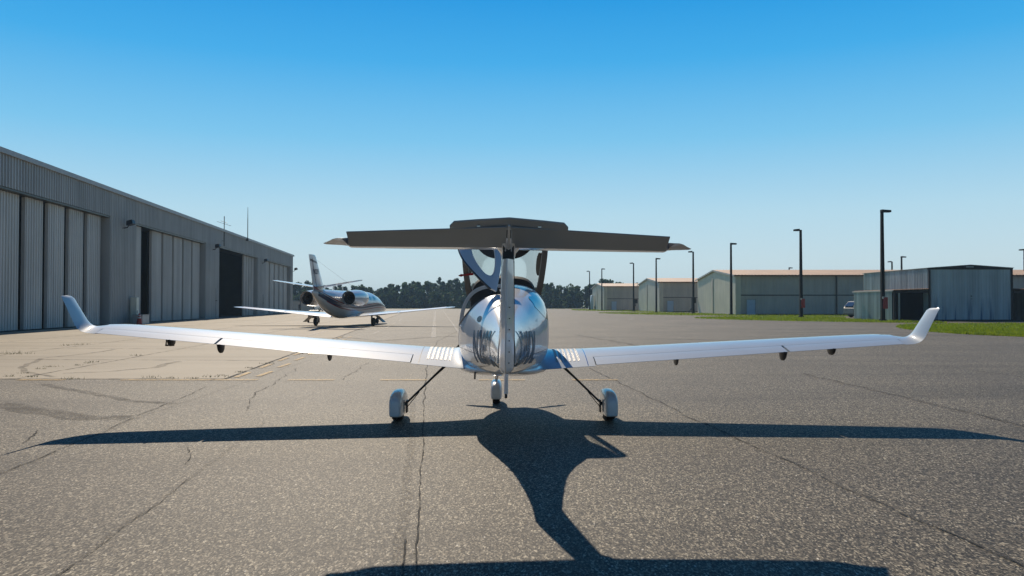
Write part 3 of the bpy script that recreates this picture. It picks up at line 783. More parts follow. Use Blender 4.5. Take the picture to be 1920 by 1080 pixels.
# rudder (turned a little)
rd = MB(); rr = []
RD = R(3)
for z_, hw, ch in ((1.012, .020, .14), (1.02, .045, .19), (1.04, .060, .23), (1.08, .070, .27), (1.2, .070, .29), (1.5, .066, .28), (1.8, .061, .26), (2.0, .055, .26), (2.055, .052, .25)):
    yh = hingeY(z_) - .012; ring = []
    for t, u in ((0, .85), (.12, .97), (.3, .95), (.6, .58), (.85, .27), (1, .10)): ring.append((hw * u, -ch * t))
    ring = ring + [(-a, b) for a, b in reversed(ring)]
    rr.append([(a * math.cos(RD) - b * math.sin(RD) * -1, yh + b * math.cos(RD), z_) for a, b in ring])
gp_ = MB(); gp_.loft([[(hw, hingeY(z_) - .004, z_), (hw, hingeY(z_) - .02, z_), (-hw, hingeY(z_) - .02, z_), (-hw, hingeY(z_) - .004, z_)] for z_, hw in ((1.03, .055), (1.08, .073), (1.2, .073), (1.5, .068), (1.8, .063), (2.05, .058))]); gp_.build('rudder_gap_shade', M['black'], plane, None, AF)  # black filler strip painting in the shade of the hinge gap
rd.loft(rr); rdo = rd.build('rudder', M['white'], plane, 35, AF)
for z_ in (1.12, 1.22, 1.32, 1.42, 1.52, 1.62):    # screws down the rudder
    rs = MB(); rs.box((.018, hingeY(z_) - .225, z_), (.009, .02, .009)); rs.build('screw', M['steel'], rdo, None, AF)
sk = MB(); sk.loft([[(.022 * math.cos(a), y_ + l_ * math.sin(a), z_) for a in [2 * math.pi * k / 12 for k in range(12)]] for y_, l_, z_ in ((-3.7, .20, 1.10), (-3.72, .16, .98), (-3.76, .10, .84), (-3.78, .06, .80))]); sk.build('tail_skid', M['white'], plane, 40, AF)
sf = MB(); sf.tube([(.0, -3.78, .80), (.0, -3.84, .77)], .014, 8); sf.build('tie_down_ring', M['steel'], plane, 40, AF)
# tailplane
tzc = lambda x: 2.215 - .004 * abs(x)
tLE = curve([(0, -3.50), (1.48, -3.62), (1.66, -3.76)]); hY = curve([(0, -4.06), (1.5, -3.98)])
def tp_ring(x, thick=.045, z_=None, yt=None, yl_=None):
    yl_ = tLE(abs(x)) if yl_ is None else yl_; yt = hY(abs(x)) if yt is None else yt; zc = tzc(x) if z_ is None else z_
    up = [(0, 0), (.04, .4), (.12, .7), (.3, .95), (.5, 1), (.8, .92), (1, .8)]
    return [(x, yl_ + (yt - yl_) * t, zc + thick * u) for t, u in reversed(up)] + [(x, yl_ + (yt - yl_) * t, zc - thick * u) for t, u in up[1:]]
tpm = MB(); tips = []
tpm.loft([tp_ring(x) for x in [-1.49 + 2.98 * i / 20 for i in range(21)]])
for s in (-1, 1):
    def tipr(x, yl_, yt, th, z_):
        up = [(0, 0), (.06, .5), (.2, .9), (.4, 1), (.7, .6), (1, .06)]
        return [(s * x, yl_ + (yt - yl_) * t, z_ + th * u) for t, u in reversed(up)] + [(s * x, yl_ + (yt - yl_) * t, z_ - th * u) for t, u in up[1:]]
    rr = [tipr(1.487, tLE(1.48), -4.27, .036, 2.212), tipr(1.53, tLE(1.52), -4.28, .032, 2.212), tipr(1.58, -3.68, -4.20, .026, 2.210), tipr(1.66, -3.72, -4.00, .018, 2.206), tipr(1.73, -3.74, -3.84, .010, 2.203), tipr(1.75, -3.755, -3.80, .004, 2.202)]
    tips.append(rr)
tail = tpm.build('tailplane', M['white'], plane, 35, AF)
for rr in tips: MB().loft(rr).build('tip_cap', M['tipshade'], tail, 35, AF)
# fairing where the fin meets the tailplane
tfm = MB(); tfm.loft([[(w_ * math.cos(a), -3.82 + l_ * math.sin(a), z_) for a in [2 * math.pi * k / 20 for k in range(20)]] for w_, l_, z_ in ((.062, .27, 2.08), (.075, .30, 2.13), (.11, .34, 2.175), (.13, .36, 2.20))]); tfm.build('tail_fairing', M['white'], plane, 40, AF)
EU = R(24)      # elevator trailing edge up
def el_pt(x, d, dn):
    """d: distance behind hinge along the deflected surface, dn: along its normal"""
    return (x, hY(abs(x)) - .012 - d * math.cos(EU) - dn * math.sin(EU) * -1, tzc(x) - .018 + d * math.sin(EU) + dn * math.cos(EU))
ech = curve([(0, .325), (1.46, .215)])
for s in (-1, 1):
    e = MB(); rr = []
    for i in range(11):
        x = s * (.022 + (1.462 - .022) * i / 10); c = ech(abs(x))
        rr.append([el_pt(x, 0, .034), el_pt(x, c * .4, .022), el_pt(x, c, .004), el_pt(x, c, -.004), el_pt(x, c * .4, -.022), el_pt(x, 0, -.034)])
    e.loft(rr); e.build('elevator', M['shadegrey'], tail, 40, AF)
# trim tab, tilted up behind the elevator
TU = R(44); tb = MB()
def tab_pt(x, d, dn):
    b = el_pt(x, ech(abs(x)) + .006, 0); return (x, b[1] - d * math.cos(TU), b[2] + d * math.sin(TU) + dn)
prof = [(-.525, .0), (-.525, .03), (-.485, .078), (-.30, .088), (0, .098), (.30, .088), (.485, .078), (.525, .03), (.525, 0)]
tb.loft([[tab_pt(x, d, .006) for x, d in prof], [tab_pt(x, d, -.006) for x, d in prof]])
tbo = tb.build('trim_tab', M['shadegrey'], tail, 40, AF)
for x in (-.50, -.27, .27, .50): hg = MB(); hg.box(tab_pt(x, .004, .008), (.03, .02, .008)); hg.build('hinge', M['chrome'], tbo, None, AF)
rod = MB(); rod.tube([el_pt(.0, .02, -.06), el_pt(.0, .2, -.03), tab_pt(0, .05, -.03)], [.010, .013, .010], 8); rod.tube([(-.03, -4.1, 2.1), (-.02, -4.22, 2.24)], .006, 6); rod.tube([(.03, -4.1, 2.1), (.02, -4.22, 2.24)], .006, 6)
rod.build('control_rod', M['silver'], tail, 40, AF)
slot = MB(); slot.box((0, -4.10, 2.125), (.10, .06, .12)); slot.build('control_slot', M['black'], tail, None, AF)

# --- undercarriage (stands on the ground, so it is not tilted with the airframe)
def wheel_mesh(mb, c, rad, wid, n=24):
    x, y_, z_ = c; r = []
    for dx, rr_ in ((-.5, .72), (-.5, .88), (-.36, .98), (0, 1), (.36, .98), (.5, .88), (.5, .72)): r.append([(x + dx * wid, y_ + rad * rr_ * math.cos(a), z_ + rad * rr_ * math.sin(a)) for a in [2 * math.pi * k / n for k in range(n)]])
    return mb.loft(r)
def pants(name, cx, cy, w_, y0, y1, zb_, zt, parent, m):
    r = []
    L_ = y1 - y0
    for t, s_ in ((0, .40), (.015, .58), (.05, .72), (.13, .86), (.3, .97), (.5, 1), (.7, .95), (.85, .78), (.95, .5), (1, .12)):
        y_ = y0 + L_ * t; zt_ = zb_ + (zt - zb_) * (.42 + .58 * s_ ** 1.2); zm_ = (zb_ + zt_) / 2; zb2 = zb_ + (1 - s_) * .06
        ring = []
        for k in range(28):
            a = 2 * math.pi * k / 28; c, n_ = math.cos(a), math.sin(a); e = 3.2 if n_ > 0 else 6
            ring.append((cx + w_ / 2 * s_ ** .6 * math.copysign(abs(c) ** (2 / e), c), y_, (zb2 + (zt_ - zb2) * .45) + ((zt_ - zb2) * .55 if n_ > 0 else (zt_ - zb2) * .45) * math.copysign(abs(n_) ** (2 / e), n_)))
        r.append(ring)
    return MB().loft(r).build(name, m, parent, 40)
for s in (-1, 1):
    cx = s * 1.50
    lg = MB(); lg.tube([(s * .80, .06, .80), (s * 1.0, .05, .615), (s * 1.36, .03, .265), (s * 1.43, .02, .2)], [.022, .016, .015, .022], 10); lgo = lg.build('main_gear_leg', M['steel'], plane, 40)
    br = MB(); br.tube([(s * 1.20, .02, .40), (s * 1.28, .0, .30), (s * 1.36, .0, .20), (s * 1.385, .0, .15)], .006, 6); br.build('brake_line', M['black'], lgo, 40)
    fo = pants('wheel_fairing', cx, 0, .205, -.36, .60, .068, .435, lgo, M['white'])
    wheel_mesh(MB(), (cx, 0.0, .185), .185, .15).build('tyre', M['rubber'], lgo, 40)
    bk = MB(); bk.box((s * 1.372, .02, .20), (.02, .14, .18)); bevel(bk.build('brake_disc', M['steel'], lgo), .01)
ng = MB(); ng.tube([(-.11, 1.9, .2), (-.105, 1.78, .42), (-.06, 1.65, .80)], [.022, .026, .032], 10); ngo = ng.build('nose_gear_leg', M['chrome'], plane, 40)
pants('wheel_fairing', -.11, 1.9, .20, 1.52, 2.4, .09, .40, ngo, M['white'])
wheel_mesh(MB(), (-.11, 1.88, .165), .165, .12).build('tyre', M['rubber'], ngo, 40)

# --- propeller
pr = MB(); hubz, hy = 1.31, 2.72
pr.loft([[(r_ * math.cos(a), y_, hubz + r_ * math.sin(a)) for a in [2 * math.pi * k / 24 for k in range(24)]] for y_, r_ in ((2.60, .165), (2.72, .16), (2.84, .12), (2.94, .06), (2.97, .01))])
po = pr.build('spinner', M['white'], plane, 50, AF)
for k in range(3):
    an_ = R(90 + 120 * k); b = MB(); rr = []
    ur = Vector((math.cos(an_), 0, math.sin(an_))); ut = Vector((-math.sin(an_), 0, math.cos(an_)))
    for r_, ch, th, tw_ in ((.08, .07, .04, 60), (.2, .12, .03, 50), (.4, .17, .022, 34), (.65, .16, .015, 24), (.85, .12, .01, 19), (.95, .05, .006, 17)):
        c = Vector((0, hy, hubz)) + ur * r_; cd = ut * math.cos(R(tw_)) + Vector((0, 1, 0)) * math.sin(R(tw_)); nd = ur.cross(cd)
        rr.append([c + cd * (ch / 2 * math.cos(a)) + nd * (th / 2 * math.sin(a)) for a in [2 * math.pi * j / 12 for j in range(12)]])
    b.loft(rr); b.build('propeller_blade', M['black'], plane, 40, AF)

# --- red streamer tied to the left side of the open canopy frame
def W(p):  # aircraft frame -> world
    return Vector((-.118 + p[0] * math.cos(YAW) - p[1] * math.sin(YAW), 11.4 + p[0] * math.sin(YAW) + p[1] * math.cos(YAW), p[2]))
pc = W(cturn((-fus.hw(.62, SILL) + .03, .62, SILL + .03)))
stv = MB(); r = []
for u, hh in ((-.11, .004), (-.07, .022), (-.02, .010), (.02, .014), (.08, .018), (.12, .020)): r.append([(u, -.06 - .01 * math.sin(u * 30), .12 * u + hh - .05), (u, -.048, .12 * u + hh - .05), (u, -.048, .12 * u - hh - .05), (u, -.06 - .01 * math.sin(u * 30), .12 * u - hh - .05)])
stv.loft(r); so = stv.build('warning_streamer', M['red'], None, 40); so.location = pc
tag(so, 'small red warning streamer tied to the raised canopy frame', 'streamer')

# ================================================================== PRIVATE JET
JH = -R(10)
jet = empty('private_jet', (-12.75, 61.0, 0), JH, 'white twin engine business jet with red and navy stripes parked by the hangar', 'jet')
jb = Body([(-5.9, .06, 2.55, 2.38, 2.46, 2, 2), (-5.5, .2, 2.62, 2.12, 2.40, 2, 2), (-4.5, .46, 2.68, 1.62, 2.2, 2, 2), (-3.3, .72, 2.68, 1.14, 1.95, 2, 2.1), (-2.0, .92, 2.66, .76, 1.75, 2.1, 2.2), (-.8, 1.0, 2.66, .56, 1.66, 2.1, 2.3), (1.5, 1.0, 2.66, .56, 1.66, 2.1, 2.3), (4.2, 1.0, 2.64, .62, 1.66, 2.1, 2.2), (5.6, .95, 2.42, .70, 1.6, 2, 2.1), (6.6, .82, 1.98, .80, 1.5, 2, 2), (7.8, .56, 1.66, .90, 1.36, 2, 2), (8.7, .28, 1.42, 1.0, 1.24, 2, 2), (9.05, .05, 1.25, 1.12, 1.18, 2, 2)])
v, f = jb.mesh(lin(-5.9, 9.05, 110), 64); mk('fuselage', v, f, M['jetwhite'], jet, 40)
ident = lambda p: p
def jz(y_): # stripe line: sweeps up to the fin
    return curve([(-5.4, 2.42), (-4.6, 2.12), (-3.6, 1.78), (-2.4, 1.48), (-1.0, 1.33), (1, 1.32), (3, 1.42), (5, 1.52), (7.5, 1.42)])(y_)
for s in (1, -1):
    yy = lin(-5.4, 7.4, 60)
    patch('red_stripe', jb, yy, lambda y_: jz(y_) + .17, lambda y_: jz(y_) + .25, s, .006, M['stripe_red'], jet, 2, ident)
    patch('navy_stripe', jb, yy, lambda y_: jz(y_) - .02 - .16 * max(0, min(1, (-y_ - 1.5) / 2.5)), lambda y_: jz(y_) + .13, s, .006, M['stripe_navy'], jet, 3, ident)
    patch('red_stripe', jb, lin(-4.4, 7.2, 60), lambda y_: jz(y_) - .16 - .06 * max(0, min(1, (-y_ - 2) / 2)), lambda y_: jz(y_) - .10 - .06 * max(0, min(1, (-y_ - 2) / 2)), s, .006, M['stripe_red'], jet, 2, ident)
    for k in range(5):
        yc = .2 + k * .95; patch('cabin_window', jb, lin(yc - .2, yc + .2, 6), lambda y_: 1.95, lambda y_: 2.25, s, .008, M['tint'], jet, 3, ident)
    # wing
    b = MB(); rr = []
    for x, yl_, yt, z_, T in ((.6, 1.7, -1.25, .66, .13), (1.1, 1.45, -1.2, .70, .13), (4.5, .75, -.85, 1.0, .12), (8.4, .1, -.75, 1.38, .11), (8.7, -.15, -.72, 1.41, .08), (8.78, -.4, -.68, 1.42, .04)):
        up, lo = airfoil_pts(0, 1, 10, T=T, m_=.02); c = yl_ - yt
        rr.append([(s * x, yt + (1 - t) * c, z_ + (1 - t) * c * .03 + o_ * c) for t, o_ in reversed(up)] + [(s * x, yt + (1 - t) * c, z_ + (1 - t) * c * .03 + o_ * c) for t, o_ in lo[1:]])
    jw = b.loft(rr).build('wing', M['jetwhite'], jet, 40)
    for xa, xb, nm in ((1.3, 4.4, 'flap'), (4.6, 8.1, 'aileron')):
        bb = MB()
        zz = lambda x: .70 + (x - 1.1) / 7.3 * .68; ye = lambda x: -1.2 + (min(x, 4.5) - 1.1) / 3.4 * .35 + max(0, x - 4.5) / 3.9 * .1
        bb.hexa([(s * xa, ye(xa) - .02, zz(xa) - .012), (s * xb, ye(xb) - .02, zz(xb) - .012), (s * xb, ye(xb) + .42, zz(xb) + .035), (s * xa, ye(xa) + .42, zz(xa) + .035),
                 (s * xa, ye(xa) - .02, zz(xa) + .004), (s * xb, ye(xb) - .02, zz(xb) + .004), (s * xb, ye(xb) + .42, zz(xb) + .098), (s * xa, ye(xa) + .42, zz(xa) + .102)]); bb.build(nm, M['jetwhite'], jw)
    # engine nacelle with dark exhaust
    en = MB(); cx, cz = 1.60, 2.02
    prof = ((-1.05, .50), (-1.0, .55), (-.7, .58), (-1.6, .56), (-2.4, .52), (-3.1, .43), (-3.3, .37))
    en.loft([[(s * cx + r_ * math.cos(a), y_, cz + .06 + r_ * math.sin(a)) for a in [2 * math.pi * k / 28 for k in range(28)]] for y_, r_ in ((-.45, .40), (-.42, .46), (-.6, .55), (-1.2, .61), (-2.0, .61), (-2.8, .56), (-3.3, .515), (-3.3, .50), (-2.9, .47))], cap=False)
    eo = en.build('engine_nacelle', M['jetwhite'], jet, 35)
    ex = MB(); ex.loft([[(s * cx + r_ * math.cos(a), y_, cz + .06 + r_ * math.sin(a)) for a in [2 * math.pi * k / 24 for k in range(24)]] for y_, r_ in ((-2.2, .36), (-3.28, .365))], cap=True); ex.v = ex.v
    e2 = MB(); e2.loft([[(s * cx + r_ * math.cos(a), y_, cz + .06 + r_ * math.sin(a)) for a in [2 * math.pi * k / 24 for k in range(24)]] for y_, r_ in ((-3.0, .47), (-3.0, .2), (-2.9, .01))], cap=False); e2.build('exhaust', M['black'], eo, 35)
    e3 = MB(); e3.loft([[(s * cx + r_ * math.cos(a), y_, cz + .06 + r_ * math.sin(a)) for a in [2 * math.pi * k / 20 for k in range(20)]] for y_, r_ in ((-2.9, .20), (-3.25, .17), (-3.6, .03))]); e3.build('exhaust_cone', M['steel'], eo, 35)
    e4 = MB(); e4.box((s * (cx - .58), -2.0, 2.05), (.55, 1.6, .16)); bevel(e4.build('pylon', M['jetwhite'], eo), .06)
    # main gear
    gx = s * 2.18
    lg = MB(); lg.tube([(gx, -.05, .85), (gx, -.05, .3)], .07, 10); lo_ = lg.build('main_gear_leg', M['silver'], jet, 40)
    wheel_mesh(MB(), (gx + s * .13, -.05, .31), .31, .2).build('tyre', M['rubber'], lo_, 40)
    gd = MB(); gd.hexa([(gx + s * .42, -.45, .75), (gx + s * .46, -.45, .75), (gx + s * .46, .3, .75), (gx + s * .42, .3, .75)] [::-1] + [(gx + s * .98, -.45, .28), (gx + s * 1.02, -.45, .28), (gx + s * 1.02, .3, .28), (gx + s * .98, .3, .28)][::-1]); gd.build('gear_door', M['steel'], lo_)
    # tailplane half
    b = MB(); rr = []
    for x, yl_, yt, z_ in ((.08, -4.1, -5.5, 2.84), (1.5, -4.35, -5.45, 3.05), (3.1, -4.65, -5.4, 3.29), (3.22, -4.8, -5.38, 3.30)):
        up, lo = airfoil_pts(0, 1, 8, T=.10, m_=0.001); c = yl_ - yt
        rr.append([(s * x, yt + (1 - t) * c, z_ + o_ * c) for t, o_ in reversed(up)] + [(s * x, yt + (1 - t) * c, z_ + o_ * c) for t, o_ in lo[1:]])
    b.loft(rr).build('tailplane', M['jetwhite'], jet, 40)
b = MB(); b.loft([fr for fr in [foil_sec(yl_, yt, z_, .11, te=.015) for z_, yl_, yt in ((2.4, -3.0, -5.7), (2.62, -3.75, -5.75), (2.9, -4.05, -5.8), (4.9, -5.35, -6.45), (5.02, -5.5, -6.48), (5.06, -5.7, -6.45))]]); jf = b.build('tail_fin', M['jetwhite'], jet, 40)
fx = lambda z_: .075
def fin_strip(name, za, zb_, shift, m):
    for s in (1, -1):
        vs = []; n = 10
        for k in range(n + 1):
            t = k / n; 
            for zz in (za, zb_):
                z_ = zz + shift * (1 - t); yl_ = -4.05 - (z_ - 2.9) * .65; yt = -5.8 - (z_ - 2.9) * .325; c = yl_ - yt; tt = .12 + .86 * t
                th = 5 * .11 * c * (.2969 * math.sqrt(tt) - .126 * tt - .3516 * tt * tt + .2843 * tt ** 3 - .1036 * tt ** 4)
                vs.append((s * (max(.015, th) + .006), yl_ - c * tt, z_))
        mk(name, vs, [(2 * k, 2 * k + 1, 2 * k + 3, 2 * k + 2) for k in range(n)], m, jf, 60)
fin_strip('navy_stripe', 4.62, 4.78, -.18, M['stripe_navy'])
fin_strip('red_stripe', 2.78, 2.95, -.55, M['stripe_red']); fin_strip('navy_stripe', 2.40, 2.76, -.5, M['stripe_navy'])
rl = MB()
for s in (1, -1): rl.loft([[(s * .058 + .008 * a, -5.35 - (z_ - 2.9) * .38 + .01 * b_, z_) for a, b_ in ((-1, -1), (1, -1), (1, 1), (-1, 1))] for z_ in (2.5, 3.6, 4.8)])
rl.build('rudder_seam', M['steel'], jf)
tv2, tf2 = text_mesh('N029T', .50, .1, 1, .014); tw2 = max(q[0] for q in tv2)
for s in (1, -1):
    vs = []
    for u, h, _ in tv2:
        z_ = 3.74 + h * .95; yl_ = -4.05 - (z_ - 2.9) * .65; yt = -5.8 - (z_ - 2.9) * .325; c = yl_ - yt; y_ = (-4.95 - u * .62) if s < 0 else (-4.95 - tw2 * .62 + u * .62)
        tt = min(.98, max(.02, (yl_ - y_) / c)); th = 5 * .11 * c * (.2969 * math.sqrt(tt) - .126 * tt - .3516 * tt * tt + .2843 * tt ** 3 - .1036 * tt ** 4)
        vs.append((s * (max(.015, th) + .008), y_, z_))
    mk('registration_lettering', vs, tf2, M['stripe_navy'], jf, 60)
for yy in (-2.1, -.4):
    b = MB(); b.loft([[(.02 * math.cos(a), yy + .09 * math.sin(a) - d, z_) for a in [2 * math.pi * k / 8 for k in range(8)]] for z_, d in ((2.6, 0), (2.98, .08))]); b.build('blade_antenna', M['jetwhite'], jet, 40)
b = MB(); b.box((-.5, -3.9, 2.28), (.12, .34, .16)); b.build('air_intake', M['black'], jet)
b = MB(); b.tube([(0, 7.3, .95), (0, 7.3, .28)], .05, 8); b2 = b.build('nose_gear_leg', M['silver'], jet, 40); wheel_mesh(MB(), (0, 7.3, .24), .24, .16).build('tyre', M['rubber'], b2, 40)
b = MB(); b.tube([(0, -6.1, 4.95), (0, 3.0, 2.66)], .006, 4); b.build('wire_antenna', M['steel'], jet)

# ================================================================== LONG HANGAR (left)
HN = Vector((.9943, .1064, 0))
def HW(D, dep, z_): return Vector((HX(D), D, z_)) - HN * dep
hang = empty('hangar', (HX(95), 95, 0), 0, 'long grey sheet metal hangar with tall sliding doors', 'hangar')
def HL(D, dep, z_): return HW(D, dep, z_) - Vector((HX(95), 95, 0))
H_OPEN, H_TOP = 8.45, 10.45
opens = [(12.5, 34.3), (40.0, 61.8), (67.1, 88.6), (94.1, 115.8), (121.6, 143.6)]
def corr(mb, D0, D1, z0, z1, dep=0.0, pitch=.34, amp=.075, fn=HL):
    n = max(1, round((D1 - D0) / pitch)); p = (D1 - D0) / n; vs = []; fs = []
    for i in range(n):
        a = D0 + i * p
        for t, d in ((0, 0), (.28, 0), (.38, -1), (.62, -1), (.72, 0)): vs += [fn(a + t * p, dep + d * amp, z0), fn(a + t * p, dep + d * amp, z1)]
    vs += [fn(D1, dep, z0), fn(D1, dep, z1)]
    for k in range(len(vs) // 2 - 1): fs.append((2 * k, 2 * k + 2, 2 * k + 3, 2 * k + 1))
    mb.add(vs, fs)
wall = MB(); corr(wall, 8, 146, H_OPEN, H_TOP)
edges = [8] + [e for o_ in opens for e in o_] + [146]
for a, b in zip(edges[::2], edges[1::2]): corr(wall, a, b, 0, H_OPEN)
wall.build('wall', M['hangar'], hang)
# side returns of the openings, soffit, end wall, back wall
for a, b in opens:
    for D in (a, b):
        rt = MB(); rt.hexa([HL(D - .06, .02, 0), HL(D + .06, .02, 0), HL(D + .06, 1.5, 0), HL(D - .06, 1.5, 0), HL(D - .06, .02, H_OPEN), HL(D + .06, .02, H_OPEN), HL(D + .06, 1.5, H_OPEN), HL(D - .06, 1.5, H_OPEN)])
        rt.build('door_jamb', M['hangar'], hang)
sf = MB()
for a, b in opens: sf.hexa([HL(a, .03, H_OPEN - .12), HL(b, .03, H_OPEN - .12), HL(b, 1.8, H_OPEN - .12), HL(a, 1.8, H_OPEN - .12), HL(a, .03, H_OPEN + .3), HL(b, .03, H_OPEN + .3), HL(b, 1.8, H_OPEN + .3), HL(a, 1.8, H_OPEN + .3)])
sf.build('door_track', M['steel'], hang)
bx = MB()
bx.hexa([HL(146, 0, 0), HL(146.3, 0, 0), HL(146.3, 42, 0), HL(146, 42, 0), HL(146, 0, H_TOP), HL(146.3, 0, H_TOP), HL(146.3, 42, H_TOP), HL(146, 42, H_TOP)])
bx.hexa([HL(7.7, 0, 0), HL(8, 0, 0), HL(8, 42, 0), HL(7.7, 42, 0), HL(7.7, 0, H_TOP), HL(8, 0, H_TOP), HL(8, 42, H_TOP), HL(7.7, 42, H_TOP)])
bx.hexa([HL(8, 42, 0), HL(146, 42, 0), HL(146, 42.3, 0), HL(8, 42.3, 0), HL(8, 42, H_TOP), HL(146, 42, H_TOP), HL(146, 42.3, H_TOP), HL(8, 42.3, H_TOP)])
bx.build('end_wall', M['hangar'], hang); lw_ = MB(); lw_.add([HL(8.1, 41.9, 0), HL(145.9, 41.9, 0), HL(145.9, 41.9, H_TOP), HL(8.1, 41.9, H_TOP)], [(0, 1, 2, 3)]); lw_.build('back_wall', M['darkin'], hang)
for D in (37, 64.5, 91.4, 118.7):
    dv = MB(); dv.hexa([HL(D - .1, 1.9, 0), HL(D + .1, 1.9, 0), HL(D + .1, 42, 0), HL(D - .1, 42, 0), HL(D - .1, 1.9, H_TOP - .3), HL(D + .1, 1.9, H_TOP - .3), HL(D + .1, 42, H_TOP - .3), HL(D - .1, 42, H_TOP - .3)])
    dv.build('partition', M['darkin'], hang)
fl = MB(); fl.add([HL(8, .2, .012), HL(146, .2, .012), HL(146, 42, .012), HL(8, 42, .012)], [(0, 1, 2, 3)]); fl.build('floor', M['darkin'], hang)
rf_ = MB(); rf_.hexa([HL(7.6, -.12, H_TOP + .0), HL(146.4, -.12, H_TOP), HL(146.4, 21, H_TOP + .9), HL(7.6, 21, H_TOP + .9), HL(7.6, -.12, H_TOP + .12), HL(146.4, -.12, H_TOP + .12), HL(146.4, 21, H_TOP + 1.05), HL(7.6, 21, H_TOP + 1.05)])
rf_.hexa([HL(7.6, 21, H_TOP + .9), HL(146.4, 21, H_TOP + .9), HL(146.4, 42.4, H_TOP), HL(7.6, 42.4, H_TOP), HL(7.6, 21, H_TOP + 1.05), HL(146.4, 21, H_TOP + 1.05), HL(146.4, 42.4, H_TOP + .12), HL(7.6, 42.4, H_TOP + .12)])
roof = rf_.build('roof', M['hangar'], hang)
gt = MB(); gt.hexa([HL(7.5, -.22, H_TOP - .14), HL(146.5, -.22, H_TOP - .14), HL(146.5, -.13, H_TOP - .14), HL(7.5, -.13, H_TOP - .14), HL(7.5, -.22, H_TOP + .16), HL(146.5, -.22, H_TOP + .16), HL(146.5, -.13, H_TOP + .16), HL(7.5, -.13, H_TOP + .16)]); gt.build('gutter', M['trim'], roof)
# sliding door leaves
def leaf(D0, w_, dep):
    b = MB(); corr(b, D0, D0 + w_, .06, H_OPEN - .14, dep, .32, .06)
    b.hexa([HL(D0, dep + .002, .06), HL(D0 + w_, dep + .002, .06), HL(D0 + w_, dep + .22, .06), HL(D0, dep + .22, .06), HL(D0, dep + .002, H_OPEN - .14), HL(D0 + w_, dep + .002, H_OPEN - .14), HL(D0 + w_, dep + .22, H_OPEN - .14), HL(D0, dep + .22, H_OPEN - .14)])
    return b.build('sliding_door', M['hangdoor'], hang)
for k in range(7): leaf(40.5 + 3.05 * k, 2.3, .50)
leaf(67.25, 2.1, .35)
for k in range(5): leaf(72.6 + 3.17 * k, 2.5, .50)
for k in range(4): leaf(109.2 + 1.65 * k, 1.05, .5)
for k in range(5): leaf(123.3 + 4.1 * k, 3.0, .50)
for k in range(7): leaf(13.2 + 3.0 * k, 2.3, .50)
for a_, b_ in ((40.05, 61.7), (72.4, 88.5), (123.2, 143.5)):
    bk_ = MB(); bk_.hexa([HL(a_, .80, .02), HL(b_, .80, .02), HL(b_, .85, .02), HL(a_, .85, .02), HL(a_, .80, H_OPEN - .1), HL(b_, .80, H_OPEN - .1), HL(b_, .85, H_OPEN - .1), HL(a_, .85, H_OPEN - .1)]); bk_.build('dark_gap_sheet', M['pole'], hang)  # black sheet added behind the leaves, standing for shade in the gaps
gp = MB()   # pale equipment and racks deep in the open bay
for k in range(3): gp.box(HL(98 + 2.3 * k, 8, 1.2), (1.4, 1.6, 2.4))
bevel(gp.build('storage_rack', M['steel'], hang), .05)
# things fixed to or standing by the hangar
def flood(D, z_, label):
    e = empty('flood_light', HW(D, 0, z_), 0, label, 'floodlight', 'floodlights on the long hangar')
    b = MB(); b.tube([(0.02, 0, -.3), (.35, 0, -.25), (.55, -.05, .02)], .045, 8); b.tube([(.0, 0, -.3), (.05, 0, -.3)], .1, 8); b.build('arm', M['black'], e, 40)
    b = MB(); b.hexa([(.42, -.40, -.12), (.95, -.40, .02), (.95, .25, .02), (.42, .25, -.12), (.40, -.30, .28), (.85, -.30, .40), (.85, .18, .40), (.40, .18, .28)]); bevel(b.build('lamp_head', M['black'], e), .05)
for D, z_, l in ((64.3, 8.05, 'nearest black floodlight on the hangar wall beside the first doorway'), (91.2, 8.15, 'black floodlight on the hangar wall between the second and third doorways'), (118.6, 8.0, 'black floodlight on the hangar wall right of the open bay'), (145.8, 7.9, 'farthest floodlight at the end corner of the long hangar')): flood(D, z_, l)
e = empty('pedestal_cabinet', HW(65.6, -.5, 0), 0, 'tall narrow pale cabinet against the hangar wall', 'cabinet'); ang = math.atan2(.1064, .9943)
b = MB(); b.box((0, 0, 1.1), (.5, .55, 2.2), ang); bevel(b.build('body', M['palecab'], e), .03)
b = MB(); b.box((.26, -.1, 1.0), (.03, .12, .25), ang); b.build('handle', M['black'], e)
b = MB(); b.box((-.05, .35, 1.1), (.4, .1, 2.1), ang); b.build('side_panel', M['black'], e)
e = empty('utility_box', HW(65.0, -1.2, 0), 0, 'low grey utility box on the ground beside the hangar wall', 'box')
b = MB(); b.box((0, 0, .38), (.8, 1.6, .72), ang); bevel(b.build('body', M['hangar'], e), .03); b = MB(); b.box((0, 0, .77), (.86, 1.66, .05), ang); b.build('lid', M['trim'], e)
e = empty('fire_extinguisher', HW(63.8, -1.5, 0), 0, 'red cone shaped marker with white bands beside the utility box', 'cone')
e.name = 'traffic_cone'
b = MB(); b.loft([[(r_ * math.cos(a), r_ * math.sin(a), z_) for a in [2 * math.pi * k / 16 for k in range(16)]] for z_, r_ in ((.04, .22), (.45, .15), (.9, .05))]); b.build('body', M['cone'], e, 40)
b = MB(); b.loft([[(r_ * math.cos(a), r_ * math.sin(a), z_) for a in [2 * math.pi * k / 16 for k in range(16)]] for z_, r_ in ((.50, .152), (.62, .126))]); b.loft([[(r_ * math.cos(a), r_ * math.sin(a), z_) for a in [2 * math.pi * k / 16 for k in range(16)]] for z_, r_ in ((.70, .105), (.78, .085))]); b.build('reflective_band', M['conewhite'], e, 40)
b = MB(); b.box((0, 0, .02), (.5, .5, .04)); b.build('base', M['cone'], e)
